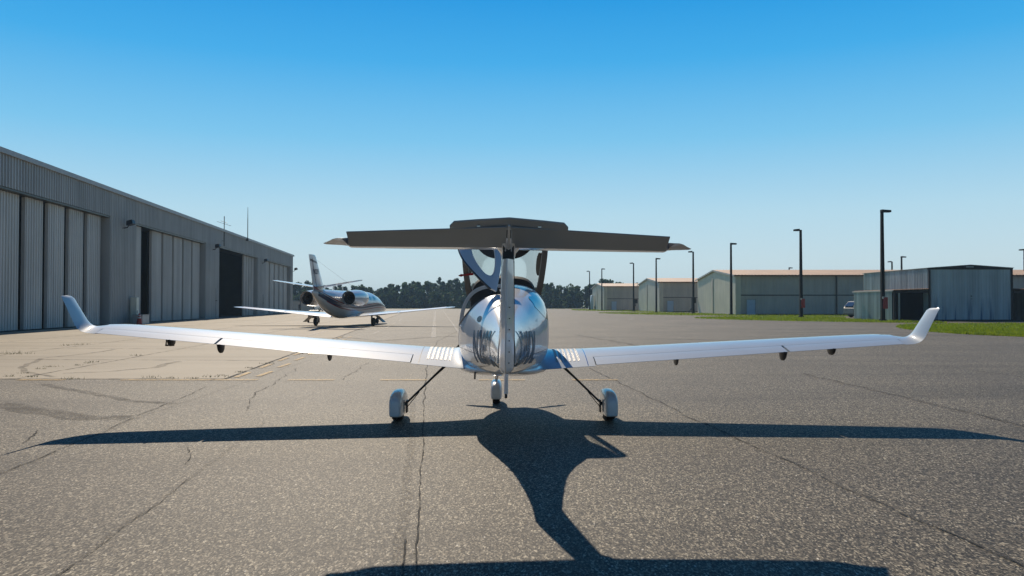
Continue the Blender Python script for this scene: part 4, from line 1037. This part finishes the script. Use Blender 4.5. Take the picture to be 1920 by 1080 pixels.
def pipe(D, h, label):
    e = empty('wall_pipe', HW(D, -.1, 0), 0, label, 'pipe', 'pale pipes on the long hangar'); b = MB(); b.tube([(0, 0, 0), (0, 0, h), (-.12, 0, h + .12)], .09, 10); b.build('pipe', M['trim'], e, 40)
    b = MB(); b.box((0, 0, h * .6), (.22, .22, .06)); b.build('bracket', M['steel'], e)
pipe(92.6, 3.4, 'pale vertical pipe on the hangar pier left of the open bay'); pipe(119.4, 3.0, 'pale vertical pipe on the hangar pier right of the open bay')
e = empty('antenna_mast', HW(96.0, .0, 9.2), 0, 'short antenna mast with small cross arms on the hangar fascia', 'antenna')
b = MB(); b.tube([(.12, 0, -.6), (.12, 0, 3.0)], .05, 8); b.build('mast', M['steel'], e, 40); b = MB(); b.tube([(-.5, -.7, 2.3), (.7, .7, 1.9)], .02, 6); b.tube([(-.5, .5, 2.5), (.7, -.6, 2.1)], .02, 6); b.build('cross_arm', M['steel'], e); b = MB(); b.box((.1, -.6, .0), (.1, 1.0, .08)); b.build('bracket', M['steel'], e)
e = empty('whip_antenna', HW(107.6, -.05, 10.3), 0, 'tall thin whip antenna rising from the hangar roof edge', 'antenna')
b = MB(); b.tube([(0.3, 0, -.2), (.3, 0, 2.6), (.3, 0, 4.4)], [.06, .05, .025], 8); b.build('mast', M['steel'], e, 40); b = MB(); b.box((.25, 0, 0), (.3, .3, .3)); b.build('bracket', M['steel'], e)

# ================================================================== TAN HANGARS (right)
def tan_hangar(x0, x1, d0, d1, ze, zr, label, bays, doors):
    e = empty('hangar', (x0, d0, 0), 0, label, 'hangar', 'tan roofed hangars along the right')
    L_, W_ = x1 - x0, d1 - d0; dm = W_ / 2
    gb = MB(); n = int(W_ / .4); vs = []; fs = []
    for i in range(n * 2 + 1):
        y_ = W_ * i / (2 * n); zt = ze + (zr - ze) * (1 - abs(y_ - dm) / dm); off = -.03 if i % 2 else 0
        vs += [(off, y_, 0), (off, y_, zt)]
    for k in range(2 * n): fs.append((2 * k, 2 * k + 2, 2 * k + 3, 2 * k + 1))
    gb.add(vs, fs)
    gb.add([(L_, 0, 0), (L_, W_, 0), (L_, W_, ze), (L_, dm, zr), (L_, 0, ze)], [(0, 1, 2, 3, 4)]); gb.add([(0, W_, 0), (L_, W_, 0), (L_, W_, ze), (0, W_, ze)], [(0, 1, 2, 3)])
    gb.box((.4, .12, ze / 2), (.8, .2, ze - .02))
    gb.build('wall', M['tanwall'], e)
    db = MB(); n = int(L_ / .6); vs = []; fs = []
    for i in range(2 * n + 1):
        x = .8 + (L_ - .8) * i / (2 * n); off = .25 + (.04 if i % 2 else 0); vs += [(x, off, .12), (x, off, ze - .1)]
    for k in range(2 * n): fs.append((2 * k, 2 * k + 2, 2 * k + 3, 2 * k + 1))
    db.add(vs, fs); db.build('bifold_door', M['tandoor'], e)
    bd = MB(); bd.box((L_ / 2 + .4, .22, 3.0), (L_ - .8, .06, .14)); bd.box((L_ / 2 + .4, .20, ze - .06), (L_ - .8, .08, .16)); bd.box((L_ / 2 + .4, .26, .07), (L_ - .8, .08, .14))
    for k in range(1, bays): bd.box((L_ * k / bays, .20, ze / 2), (.22, .1, ze))
    bd.build('door_rail', M['steel'], e)
    for dx in doors:
        d_ = MB(); d_.box((dx, .21, 1.15), (1.25, .06, 2.3)); do = d_.build('entry_door', M['palegrey'], e)
        d_ = MB(); d_.box((dx - .68, .19, 1.17), (.09, .1, 2.36)); d_.box((dx + .68, .19, 1.17), (.09, .1, 2.36)); d_.box((dx, .19, 2.39), (1.44, .1, .08)); d_.build('door_frame', M['trim'], do)
    rb = MB(); ov = .35; th = .12
    for sgn in (0, 1):
        ya, yb = (-ov, dm) if sgn == 0 else (W_ + ov, dm); za = ze - ov * (zr - ze) / dm * .2
        n = int(L_ / .5); rows = []
        for i in range(2 * n + 1):
            x = -ov + (L_ + 2 * ov) * i / (2 * n); h = .06 if i % 2 else 0
            rows += [(x, ya, za + .02 + h), (x, yb, zr + .02 + h)]
        rb.add(rows, [(2 * k, 2 * k + 1, 2 * k + 3, 2 * k + 2) for k in range(2 * n)])
    roof_ = rb.build('roof', M['tanroof'], e)
    tr = MB()
    for ya, yb in ((-ov, dm), (dm, W_ + ov)):
        za, zb_ = (ze, zr) if ya < dm - .1 else (zr, ze)
        tr.hexa([(-ov - .03, ya, za - .22), (-ov + .05, ya, za - .22), (-ov + .05, yb, zb_ - .22), (-ov - .03, yb, zb_ - .22), (-ov - .03, ya, za + .03), (-ov + .05, ya, za + .03), (-ov + .05, yb, zb_ + .03), (-ov - .03, yb, zb_ + .03)])
    tr.build('gable_trim', M['trim'], roof_)
    gu = MB(); gu.box((L_ / 2, -ov - .05, ze - .08), (L_ + .6, .1, .16)); gu.build('gutter', M['rust'], roof_)
    dp = MB(); dp.box((-.09, W_ * .55, ze / 2), (.1, .7, ze - .3)); dp.build('downpipe', M['tandoor'], e)
    return e
tan_hangar(34.1, 96, 122, 147, 6.05, 7.35, 'largest tan roofed metal hangar, behind the tallest lamp posts', 4, (2.4, 34))
tan_hangar(30.4, 62, 165, 192, 6.2, 7.4, 'middle tan roofed metal hangar, partly hidden by the largest one', 3, (2.3,))
tan_hangar(23.7, 60, 206, 236, 6.2, 7.3, 'smallest looking tan roofed metal hangar, nearest the far wood', 3, (2.6,))
for x, y_, l in ((33.6, 147.5, 'dark fuel hose stand at the back corner of the largest tan hangar'), (30.0, 193, 'dark hose stand at the back corner of the middle tan hangar')):
    e = empty('hose_stand', (x - .4, y_, 0), 0, l, 'stand', 'dark stands at the corners of the tan hangars')
    b = MB(); b.tube([(0, 0, 0), (0, 0, 2.9)], .12, 8); b.build('post', M['steel'], e, 40); b = MB(); b.box((.3, -.1, 2.3), (.7, .4, 1.0)); b.build('box', M['pole'], e)
    b = MB(); b.tube([(.3, 0, 1.9), (.2, 0, 1.2), (-.3, 0, .6), (-.6, 0, .06)], .08, 8); b.build('hose', M['black'], e, 40)
e = empty('parked_trailer', (22.6, 228, 0), 0, 'pale trailer standing on end behind the smallest tan hangar', 'trailer')
b = MB(); b.hexa([(-.6, 0, 0), (.6, 0, 0), (.6, 3, 0), (-.6, 3, 0), (.1, 0, 4.2), (.7, 0, 4.2), (.7, 3, 4.2), (.1, 3, 4.2)]); bevel(b.build('body', M['palegrey'], e), .15); b = MB(); b.tube([(.9, -.2, .6), (1.2, -.2, .6)], .6, 14); b.build('wheel', M['rubber'], e, 40)

# ================================================================== BLUE HANGAR with lean-tos (right)
bh = empty('hangar', (40.9, 78.5, 0), 0, 'weathered blue grey metal hangar with open lean-to sheds on both sides', 'hangar')
BW, BD, BE, BR = 8.2, 14.5, 5.18, 5.48
def corr_line(mb, a, b, z0f, z1f, pitch=.3, amp=.035):
    a, b = Vector((*a, 0)), Vector((*b, 0)); L_ = (b - a).length; d = (b - a) / L_; s = Vector((d.y, -d.x, 0)); n = max(1, round(L_ / pitch)); vs = []; fs = []
    for i in range(n):
        for t, k in ((0, 0), (.3, 0), (.4, 1), (.6, 1), (.7, 0)):
            u = (i + t) / n; p = a + (b - a) * u + s * amp * k; vs += [(p.x, p.y, z0f(u)), (p.x, p.y, z1f(u))]
    vs += [(b.x, b.y, z0f(1)), (b.x, b.y, z1f(1))]
    for k in range(len(vs) // 2 - 1): fs.append((2 * k, 2 * k + 2, 2 * k + 3, 2 * k + 1))
    mb.add(vs, fs)
gz = lambda u: BE + (BR - BE) * (1 - abs(u - .5) * 2)
fd = MB(); corr_line(fd, (.16, 0), (BW - .16, 0), lambda u: .12, lambda u: BE - .12, .27); fd.build('hangar_door', M['bluemetal'], bh)
wl_ = MB(); corr_line(wl_, (0, BD), (0, .1), lambda u: 0, lambda u: BE, .33); corr_line(wl_, (BW, .1), (BW, BD), lambda u: 0, lambda u: BE, .33)
wl_.add([(0, BD, 0), (BW, BD, 0), (BW, BD, BE), (BW / 2, BD, BR), (0, BD, BE)], [(0, 1, 2, 3, 4)]); wl_.build('side_wall', M['bluewall'], bh)
fr = MB(); fr.add([(-.06, -.06, BE - .14), (BW + .06, -.06, BE - .14), (BW + .06, -.06, BE + .03), (BW / 2, -.06, BR + .03), (-.06, -.06, BE + .03), (-.06, .12, BE - .14), (BW + .06, .12, BE - .14), (BW + .06, .12, BE + .03), (BW / 2, .12, BR + .03), (-.06, .12, BE + .03)],
       [(0, 1, 2, 3, 4), (9, 8, 7, 6, 5), (0, 5, 6, 1), (1, 6, 7, 2), (2, 7, 8, 3), (3, 8, 9, 4), (4, 9, 5, 0)])
fr.box((.06, -.02, (BE - .14) / 2), (.16, .14, BE - .15)); fr.box((BW - .06, -.02, (BE - .14) / 2), (.16, .14, BE - .15)); fr.box((BW / 2, .0, .06), (BW - .3, .1, .11)); fr.build('door_surround', M['brown'], bh)
lt = MB(); lt.box((BW / 2 - .1, -.10, BE + .12), (.72, .06, .14)); lt.build('name_plate', M['trim'], bh)
hd = MB(); hd.box((BW / 2 + .05, -.06, 2.42), (.12, .06, .10)); hd.box((BW / 2 + .05, -.06, 2.15), (.08, .05, .06)); hd.build('door_latch', M['black'], bh)
rb = MB(); rb.add([(-.15, -.1, BE + .04), (BW / 2, -.1, BR + .04), (BW + .15, -.1, BE + .04), (-.15, BD + .1, BE + .04), (BW / 2, BD + .1, BR + .04), (BW + .15, BD + .1, BE + .04)], [(0, 1, 4, 3), (1, 2, 5, 4)]); solidify(rb.build('roof', M['bluewall'], bh), .05)
for s, xa, xb in ((-1, 0, -3.5), (1, BW, BW + 3.5)):
    lo_ = MB(); dD = 9.0
    corr_line(lo_, *(((xb, dD), (xb, .25)) if s < 0 else ((xb, .25), (xb, dD))), lambda u: 0, lambda u: 2.92, .28)
    lo_.add([(xa, dD, 0), (xb, dD, 0), (xb, dD, 2.95), (xa, dD, 3.1)], [(0, 1, 2, 3)]); lw = lo_.build('lean_to_wall', M['bluewall'], bh)
    fr = MB(); fr.box(((xa + xb) / 2, .0, 2.86), (3.3, .1, .22)); fr.box((xb + s * -.12, 0, 1.4), (.2, .12, 2.75)); fr.build('lean_to_frame', M['brown'], bh)
    ps = MB(); ps.box((xb - s * .62, .1, 1.4), (.16, .1, 2.75)); ps.build('lean_to_post', M['trim'], bh)
    cl = MB(); cl.box(((xa + xb) / 2, 7.5, 1.42), (3.4, .08, 2.8)); cl.box((xa + s * .12, 4.2, 1.42), (.06, 6.5, 2.8)); cl.build('shade_backing', M['pole'], bh)  # black sheets put in so the open shed looks deeply shaded
    rr = MB(); vs = []; n = 18
    for i in range(2 * n + 1):
        x = xa + (xb - xa) * i / (2 * n); h = .07 if i % 2 else 0; zz = 3.12 - .12 * i / (2 * n); vs += [(x, -.15, zz + h), (x, dD + .1, zz + h)]
    rr.add(vs, [(2 * k, 2 * k + 1, 2 * k + 3, 2 * k + 2) for k in range(2 * n)]); lr = rr.build('lean_to_roof', M['rust'], bh)
    tr = MB(); tr.box((xb + s * .06, dD / 2, 2.96), (.12, dD + .3, .13)); tr.build('roof_edge', M['trim'], lr)

# ================================================================== LAMP POSTS
protos = {}
def lamp_post(px, D, arm, label, box=False, scale=1.0):
    x = GX(px, D)
    e = empty('lamp_post', (x, D, 0), 0, label, 'lamp post', 'dark lamp posts along the taxi lanes')
    key = (arm,)
    if key not in protos:
        b = MB(); b.loft([[(r_ * sx, r_ * sy, z_) for sx, sy in ((-1, -1), (1, -1), (1, 1), (-1, 1))] for z_, r_ in ((0, .17), (10.55, .115))]); p = b.build('pole', M['pole'], e)
        b = MB(); b.box((arm * .18, 0, 10.5), (.4, .12, .12)); b.hexa([(arm * .05 - .12, -.25, 10.42), (arm * .8, -.25, 10.42), (arm * .8, .25, 10.42), (arm * .05 - .12, .25, 10.42), (arm * .05 - .12, -.22, 10.68), (arm * .8, -.22, 10.62), (arm * .8, .22, 10.62), (arm * .05 - .12, .22, 10.68)]); l = b.build('lamp_head', M['pole'], e)
        b = MB(); b.box((0, 0, .1), (.5, .5, .2)); c = b.build('base', M['pole'], e)
        protos[key] = (p, l, c)
    else:
        for q in protos[key]:
            c = q.copy(); c.parent = e; COL.objects.link(c)
    if box:
        b = MB(); b.box((.14, -.24, 1.75), (.42, .22, 1.1)); bevel(b.build('control_box', M['redpaint'], e), .04); b = MB(); b.box((-.05, -.26, 2.25), (.16, .16, .2)); b.build('signal_cap', M['conewhite'], e)
LP = [(1655, 76.4, 1, 'nearest and tallest lamp post, in front of the blue hangar lean-to', True), (1502, 96, -1, 'lamp post with a red box in front of the largest tan hangar door', True), (1371, 118, 1, 'lamp post at the front corner of the largest tan hangar', False),
      (1300, 136, -1, 'lamp post standing between the largest and middle tan hangars', False), (1230.5, 157, 1, 'lamp post at the front of the middle tan hangar gable', False), (1188, 174, -1, 'lamp post between the middle and smallest tan hangars', False), (1128.5, 203, 1, 'lamp post in front of the smallest tan hangar gable', False), (1105.5, 217, -1, 'farthest lamp post, at the edge of the far wood', False),
      (1480, 197, 1, 'lamp post showing only its head above the long tan roof, leftmost', False), (1673, 168, -1, 'lamp post head above the tan roof with its arm to the left', False), (1691, 151, 1, 'lamp post head above the tan roof with its arm to the right', False), (1922, 131, -1, 'lamp post cut by the right edge of the photo', False)]
for a in LP: lamp_post(*a)

# ================================================================== CARS, PERSON, CART
def car(name, loc, rz, paint, label, cat, size=1.0):
    e = empty(name, loc, rz, label, cat); e.scale = (size,) * 3
    prof = [(-2.3, .35), (-2.34, .75), (-2.2, .98), (-1.25, 1.10), (2.05, 1.16), (2.28, .95), (2.3, .4), (2.1, .28), (-2.1, .28)]
    b = MB(); rings = []
    for y_, s_ in ((-.92, .94), (-.88, 1), (.88, 1), (.92, .94)): rings.append([(x * (.985 if abs(y_) > .9 else 1), y_, .28 + (z_ - .28) * s_) for x, z_ in prof])
    b.loft(rings); body = b.build('body', paint, e, 30)
    b = MB(); b.loft([[(-1.32, -.84, 1.08), (2.25, -.84, 1.08), (2.25, .84, 1.08), (-1.32, .84, 1.08)], [(-.45, -.66, 1.66), (1.86, -.66, 1.64), (1.86, .66, 1.64), (-.45, .66, 1.66)], [(-.3, -.55, 1.70), (1.7, -.55, 1.68), (1.7, .55, 1.68), (-.3, .55, 1.70)]]); b.build('cabin', paint, body, 30)
    for s in (-1, 1):
        b = MB(); b.hexa([(-1.05, s * .846, 1.12), (1.75, s * .846, 1.12), (1.75, s * .83, 1.12), (-1.05, s * .83, 1.12), (-.42, s * .69, 1.58), (1.5, s * .69, 1.58), (1.5, s * .67, 1.58), (-.42, s * .67, 1.58)]); b.build('side_window', M['carglass'], body)
        for x in (-1.42, 1.42):
            t = MB(); t.loft([[(x + r_ * math.cos(a), s * .78 + s * d, .36 + r_ * math.sin(a)) for a in [2 * math.pi * k / 20 for k in range(20)]] for d, r_ in ((0, .33), (.02, .36), (.15, .36), (.17, .33), (.165, .2))]); w_ = t.build('wheel', M['rubber'], e, 35)
            t = MB(); t.loft([[(x + r_ * math.cos(a), s * .955, .36 + r_ * math.sin(a)) for a in [2 * math.pi * k / 12 for k in range(12)]] for r_ in (.2, .05)]); t.build('rim', M['silver'], w_)
        h = MB(); h.box((-2.27, s * .66, .86), (.12, .34, .12)); h.build('headlight', M['conewhite'], body)
        h = MB(); h.box((-.85, s * 1.0, 1.16), (.14, .16, .12)); h.build('mirror', paint, body)
    b = MB(); b.hexa([(-1.33, -.72, 1.12), (-1.30, -.72, 1.12), (-1.30, .72, 1.12), (-1.33, .72, 1.12), (-.54, -.62, 1.61), (-.51, -.62, 1.61), (-.51, .62, 1.61), (-.54, .62, 1.61)]); b.build('windscreen', M['carglass'], body)
    b = MB(); b.hexa([(2.262, -.70, 1.16), (2.235, -.70, 1.16), (2.235, .70, 1.16), (2.262, .70, 1.16), (1.905, -.60, 1.58), (1.88, -.60, 1.58), (1.88, .60, 1.58), (1.905, .60, 1.58)]); b.build('rear_window', M['carglass'], body)
    b = MB(); b.box((-2.32, 0, .55), (.06, 1.1, .3)); b.box((0, 0, .33), (4.4, 1.86, .14)); b.build('bumper_trim', M['black'], body)
car('parked_car', (43.9, 98.5, 0), R(190), M['carbody'], 'silver sport utility car nosing out behind the blue hangar lean-to', 'car', 1.2)
car('parked_car', (GX(601, 185), 185, 0), R(-60), M['jetwhite'], 'white car in the distance under the tail of the business jet', 'car')

def person(loc, label):
    me = bpy.data.meshes.new('person')
    J = [(0, 0, .95), (0, 0, 1.2), (0, 0, 1.42), (0, .0, 1.52), (0, -.01, 1.62), (0, -.01, 1.73),
         (-.18, 0, 1.40), (-.24, .02, 1.12), (-.23, -.06, .88), (-.23, -.08, .78), (.18, 0, 1.40), (.24, .02, 1.12), (.23, -.06, .88), (.23, -.08, .78),
         (-.09, 0, .88), (-.10, -.02, .48), (-.10, .02, .08), (-.10, -.12, .03), (.09, 0, .88), (.10, .0, .48), (.10, .03, .08), (.11, -.11, .03)]
    E = [(0, 1), (1, 2), (2, 3), (3, 4), (4, 5), (2, 6), (6, 7), (7, 8), (8, 9), (2, 10), (10, 11), (11, 12), (12, 13), (0, 14), (14, 15), (15, 16), (16, 17), (0, 18), (18, 19), (19, 20), (20, 21)]
    RD_ = [.15, .14, .15, .06, .10, .08, .07, .05, .038, .03, .07, .05, .038, .03, .095, .065, .045, .04, .095, .065, .045, .04]
    me.from_pydata(J, E, []); me.materials.append(M['cloth']); o = bpy.data.objects.new('person', me); COL.objects.link(o); o.location = loc
    md = o.modifiers.new('skin', 'SKIN'); sv = me.skin_vertices[0].data
    for s_, r_ in zip(sv, RD_): s_.radius = (r_, r_ * .85)
    sv[0].use_root = True
    s2 = o.modifiers.new('sub', 'SUBSURF'); s2.levels = 2; s2.render_levels = 2
    tag(o, label, 'person')
    h = MB(); h.loft([[(r_ * math.cos(a), -.015 + r_ * 1.1 * math.sin(a), z_) for a in [2 * math.pi * k / 14 for k in range(14)]] for z_, r_ in ((1.56, .05), (1.60, .075), (1.68, .092), (1.74, .085), (1.78, .05))]); h.build('head_skin', M['skin'], o, 50).name = 'face'
    h = MB(); h.loft([[(r_ * math.cos(a), r_ * 1.1 * math.sin(a), z_) for a in [2 * math.pi * k / 14 for k in range(14)]] for z_, r_ in ((1.70, .098), (1.76, .094), (1.80, .06))]); h.build('cap', M['trim'], o, 50)
person((GX(561.5, 168), 168, 0), 'person in dark clothes and a pale cap standing beyond the hangar corner')
e = empty('ground_cart', (GX(588, 72), 72, 0), .3, 'dark and yellow ground cart behind the left wing of the jet', 'cart')
b = MB(); b.box((0, 0, .75), (.9, 1.5, .7)); bevel(b.build('body', M['steel'], e), .05); b = MB(); b.tube([(.35, -.7, .4), (.55, -.7, 1.3), (.3, -.7, 1.75), (-.2, -.7, 1.9)], .04, 8); b.build('hose', M['cart'], e, 40)
for s in (-1, 1):
    for y_ in (-.5, .5): b = MB(); wheel_mesh(b, (s * .45, y_, .22), .22, .12); b.build('wheel', M['rubber'], e, 40)
# fence between hangar end and the wood
fe = empty('fence', (-52, 180, 0), 0, 'grey fence with a pale top rail running from the end of the long hangar', 'fence')
b = MB(); b.box((3, 0, 2.35), (9, .12, .12)); b.build('top_rail', M['trim'], fe)
b = MB(); b.box((3, .06, 1.15), (9, .05, 2.2)); b.build('panel', M['tandoor'], fe)
for k in range(4): b = MB(); b.box((-1.4 + 2.9 * k, -.06, 1.2), (.12, .12, 2.4)); b.build('post', M['steel'], fe)

# ================================================================== FAR WOOD
lf = MB(); random.seed(11)
def leaf_clump(c, rad, n, size):
    for _ in range(n):
        d = Vector((random.gauss(0, 1), random.gauss(0, 1), random.gauss(0, 1))).normalized() * rad * random.uniform(.55, 1.05)
        p = Vector(c) + Vector((d.x, d.y, d.z * .8)); u = Vector((random.gauss(0, 1), random.gauss(0, 1), random.gauss(0, 1))).normalized(); w_ = u.orthogonal().normalized(); q = u.cross(w_)
        s_ = size * random.uniform(.5, 1.2)
        lf.add([p + w_ * s_, p + q * s_ * .7, p - w_ * s_, p - q * s_ * .7], [(0, 1, 2, 3)])
tk = MB()
def wood_tree(x, y_, h, w_):
    tk.tube([(x, y_, 0), (x + random.uniform(-.2, .2), y_, h * .5), (x, y_, h * .85)], [.25, .18, .06], 5)
    pine = random.random() < .35
    for _ in range(20):
        t = random.uniform(.03, .97); k = (math.sin(math.pi * min(1, t * .9 + .08)) ** .6) if not pine else (1.1 - t) * .8
        a = random.uniform(0, 6.28); r_ = w_ * k * random.uniform(.1, .85)
        leaf_clump((x + r_ * math.cos(a), y_ + r_ * math.sin(a), h * t), w_ * random.uniform(.3, .55) * (1.15 - .4 * t), 48, .46)
for row, (d0, nn) in enumerate(((292, 100), (302, 96), (315, 84))):
    for i in range(nn):
        x = -135 + 245 * (i + random.random()) / nn; pxx = 960 + x / d0 * 1500
        top = 531 + 5 * math.sin(pxx * .021) + (6 if pxx > 1040 else 0) + (3 if 700 < pxx < 760 else 0) - 4 * (row == 2)
        h = (GZ(top, d0)) * random.uniform(.84, 1.03) if row else GZ(548, d0) * random.uniform(.7, 1.15)
        wood_tree(x, d0 + random.uniform(-4, 4), h, random.uniform(2.2, 3.4))
wood = tag(lf.build('wood', M['leaf']), 'dark green wood closing off the far side of the airfield', 'wood', None, 'stuff')
tag(tk.build('tree_trunks', M['bark'], wood), None, None, None, 'stuff')
def lone_tree(px, D, h, w_, label):
    global lf
    keep = lf; lf = MB(); e = empty('tree', (GX(px, D), D, 0), 0, label, 'tree', 'trees above the tan roofs')
    for _ in range(16):
        t = random.uniform(.45, .98); a = random.uniform(0, 6.28); r_ = w_ * math.sin(math.pi * (t - .35) / .7) * random.uniform(.1, .9)
        leaf_clump((r_ * math.cos(a), r_ * math.sin(a), h * t), w_ * random.uniform(.2, .42), 26, .45)
    lf.build('crown', M['leaf'], e); lf = keep
    b = MB(); b.tube([(0, 0, 0), (.2, 0, h * .5), (0, 0, h * .9)], [.3, .2, .06], 6); b.tube([(.1, 0, h * .5), (1.2, .3, h * .75)], [.14, .04], 5); b.tube([(.1, 0, h * .55), (-1.1, -.3, h * .8)], [.12, .04], 5); b.build('trunk', M['bark'], e, 50)
lone_tree(1133, 262, 9.6, 2.6, 'tree rising above the left part of the smallest tan hangar roof'); lone_tree(1143, 266, 9.3, 2.2, 'small tree behind the left part of the smallest tan roof, right of a taller one'); lone_tree(1193, 262, 8.7, 2.2, 'tree top showing between the smallest and middle tan hangars')

# ================================================================== HAZE
hz = MB(); hz.box((0, 750, 9), (1840, 2140, 20)); hzo = hz.build('haze', None); hzo.data.materials.clear()
hm = bpy.data.materials.new('haze_air'); hm.use_nodes = True; hn = hm.node_tree.nodes; hn.remove(hn['Principled BSDF'])
pv = hn.new('ShaderNodeVolumePrincipled'); pv.inputs['Color'].default_value = (.5, .75, 1, 1); pv.inputs['Density'].default_value = HAZE; pv.inputs['Anisotropy'].default_value = .1
hm.node_tree.links.new(pv.outputs[0], hn['Material Output'].inputs['Volume']); hzo.data.materials.append(hm); tag(hzo, 'thin bluish haze over the airfield', 'haze', None, 'stuff')

# ================================================================== SKY, SUN, CAMERA
SUN_AZ, SUN_EL = R(-13.5), R(38.8)
sd = Vector((math.sin(SUN_AZ) * math.cos(SUN_EL), math.cos(SUN_AZ) * math.cos(SUN_EL), math.sin(SUN_EL)))
sun = bpy.data.lights.new('sun', 'SUN'); sun.energy = 4.0; sun.angle = R(.53); sun.color = (1.0, .87, .70)
so_ = bpy.data.objects.new('sun', sun); COL.objects.link(so_); so_.rotation_euler = (-sd).to_track_quat('-Z', 'Y').to_euler(); so_.location = (0, 0, 60)
wo = bpy.data.worlds.new('World'); sc.world = wo; wo.use_nodes = True
N, L = wo.node_tree.nodes, wo.node_tree.links
sk_ = N.new('ShaderNodeTexSky'); sk_.sky_type = 'NISHITA'; sk_.sun_disc = False; sk_.sun_elevation = SUN_EL; sk_.sun_rotation = SUN_AZ
sk_.altitude = 0; sk_.air_density = 1.0; sk_.dust_density = .3; sk_.ozone_density = 2.5
tcw = N.new('ShaderNodeTexCoord'); sep = N.new('ShaderNodeSeparateXYZ'); L.new(tcw.outputs['Generated'], sep.inputs[0])
# clear late-summer sky: pale at the horizon, deep blue overhead, laid over the physical sky
grad = ramp(N, [(0, (.64, .77, .81)), (.05, (.59, .76, .83)), (.11, (.47, .72, .86)), (.20, (.20, .57, .87)), (.29, (.05, .42, .84)), (.38, (.0, .30, .76)), (.55, (.006, .10, .38)), (.75, (.003, .04, .17)), (1, (.002, .025, .10))]); L.new(sep.outputs[2], grad.inputs[0])
sc_ = N.new('ShaderNodeMix'); sc_.data_type = 'RGBA'; sc_.blend_type = 'MULTIPLY'; sc_.inputs['Factor'].default_value = 1; L.new(grad.outputs[0], sc_.inputs['A']); sc_.inputs['B'].default_value = (12.5, 12.5, 12.5, 1)
mxs = N.new('ShaderNodeMix'); mxs.data_type = 'RGBA'; mxs.inputs['Factor'].default_value = .95; L.new(sk_.outputs[0], mxs.inputs['A']); L.new(sc_.outputs['Result'], mxs.inputs['B'])
dt = N.new('ShaderNodeVectorMath'); dt.operation = 'DOT_PRODUCT'; L.new(tcw.outputs['Generated'], dt.inputs[0]); dt.inputs[1].default_value = (math.sin(SUN_AZ), math.cos(SUN_AZ), 0)
mrs = N.new('ShaderNodeMapRange'); mrs.inputs[1].default_value = -.5; mrs.inputs[2].default_value = .6; mrs.inputs[3].default_value = .38; mrs.inputs[4].default_value = 1; L.new(dt.outputs['Value'], mrs.inputs[0])
ml = N.new('ShaderNodeVectorMath'); ml.operation = 'SCALE'; L.new(mxs.outputs['Result'], ml.inputs[0]); L.new(mrs.outputs[0], ml.inputs['Scale'])
L.new(ml.outputs[0], N['Background'].inputs[0]); N['Background'].inputs[1].default_value = .08

cam = bpy.data.cameras.new('camera'); cam.sensor_width = 36; cam.lens = F / 1920 * 36; cam.clip_end = 6000; cam.clip_start = .05
co = bpy.data.objects.new('camera', cam); COL.objects.link(co); co.location = (0, 0, CAM_H); co.rotation_euler = (R(90) + math.atan(30 / F), 0, 0)
sc.camera = co
sc.view_settings.view_transform = 'Standard'; sc.view_settings.look = 'None'; sc.view_settings.exposure = 0; sc.view_settings.gamma = 1
sc.render.engine = 'CYCLES'; sc.cycles.use_denoising = True; sc.cycles.max_bounces = 8; sc.cycles.transparent_max_bounces = 12
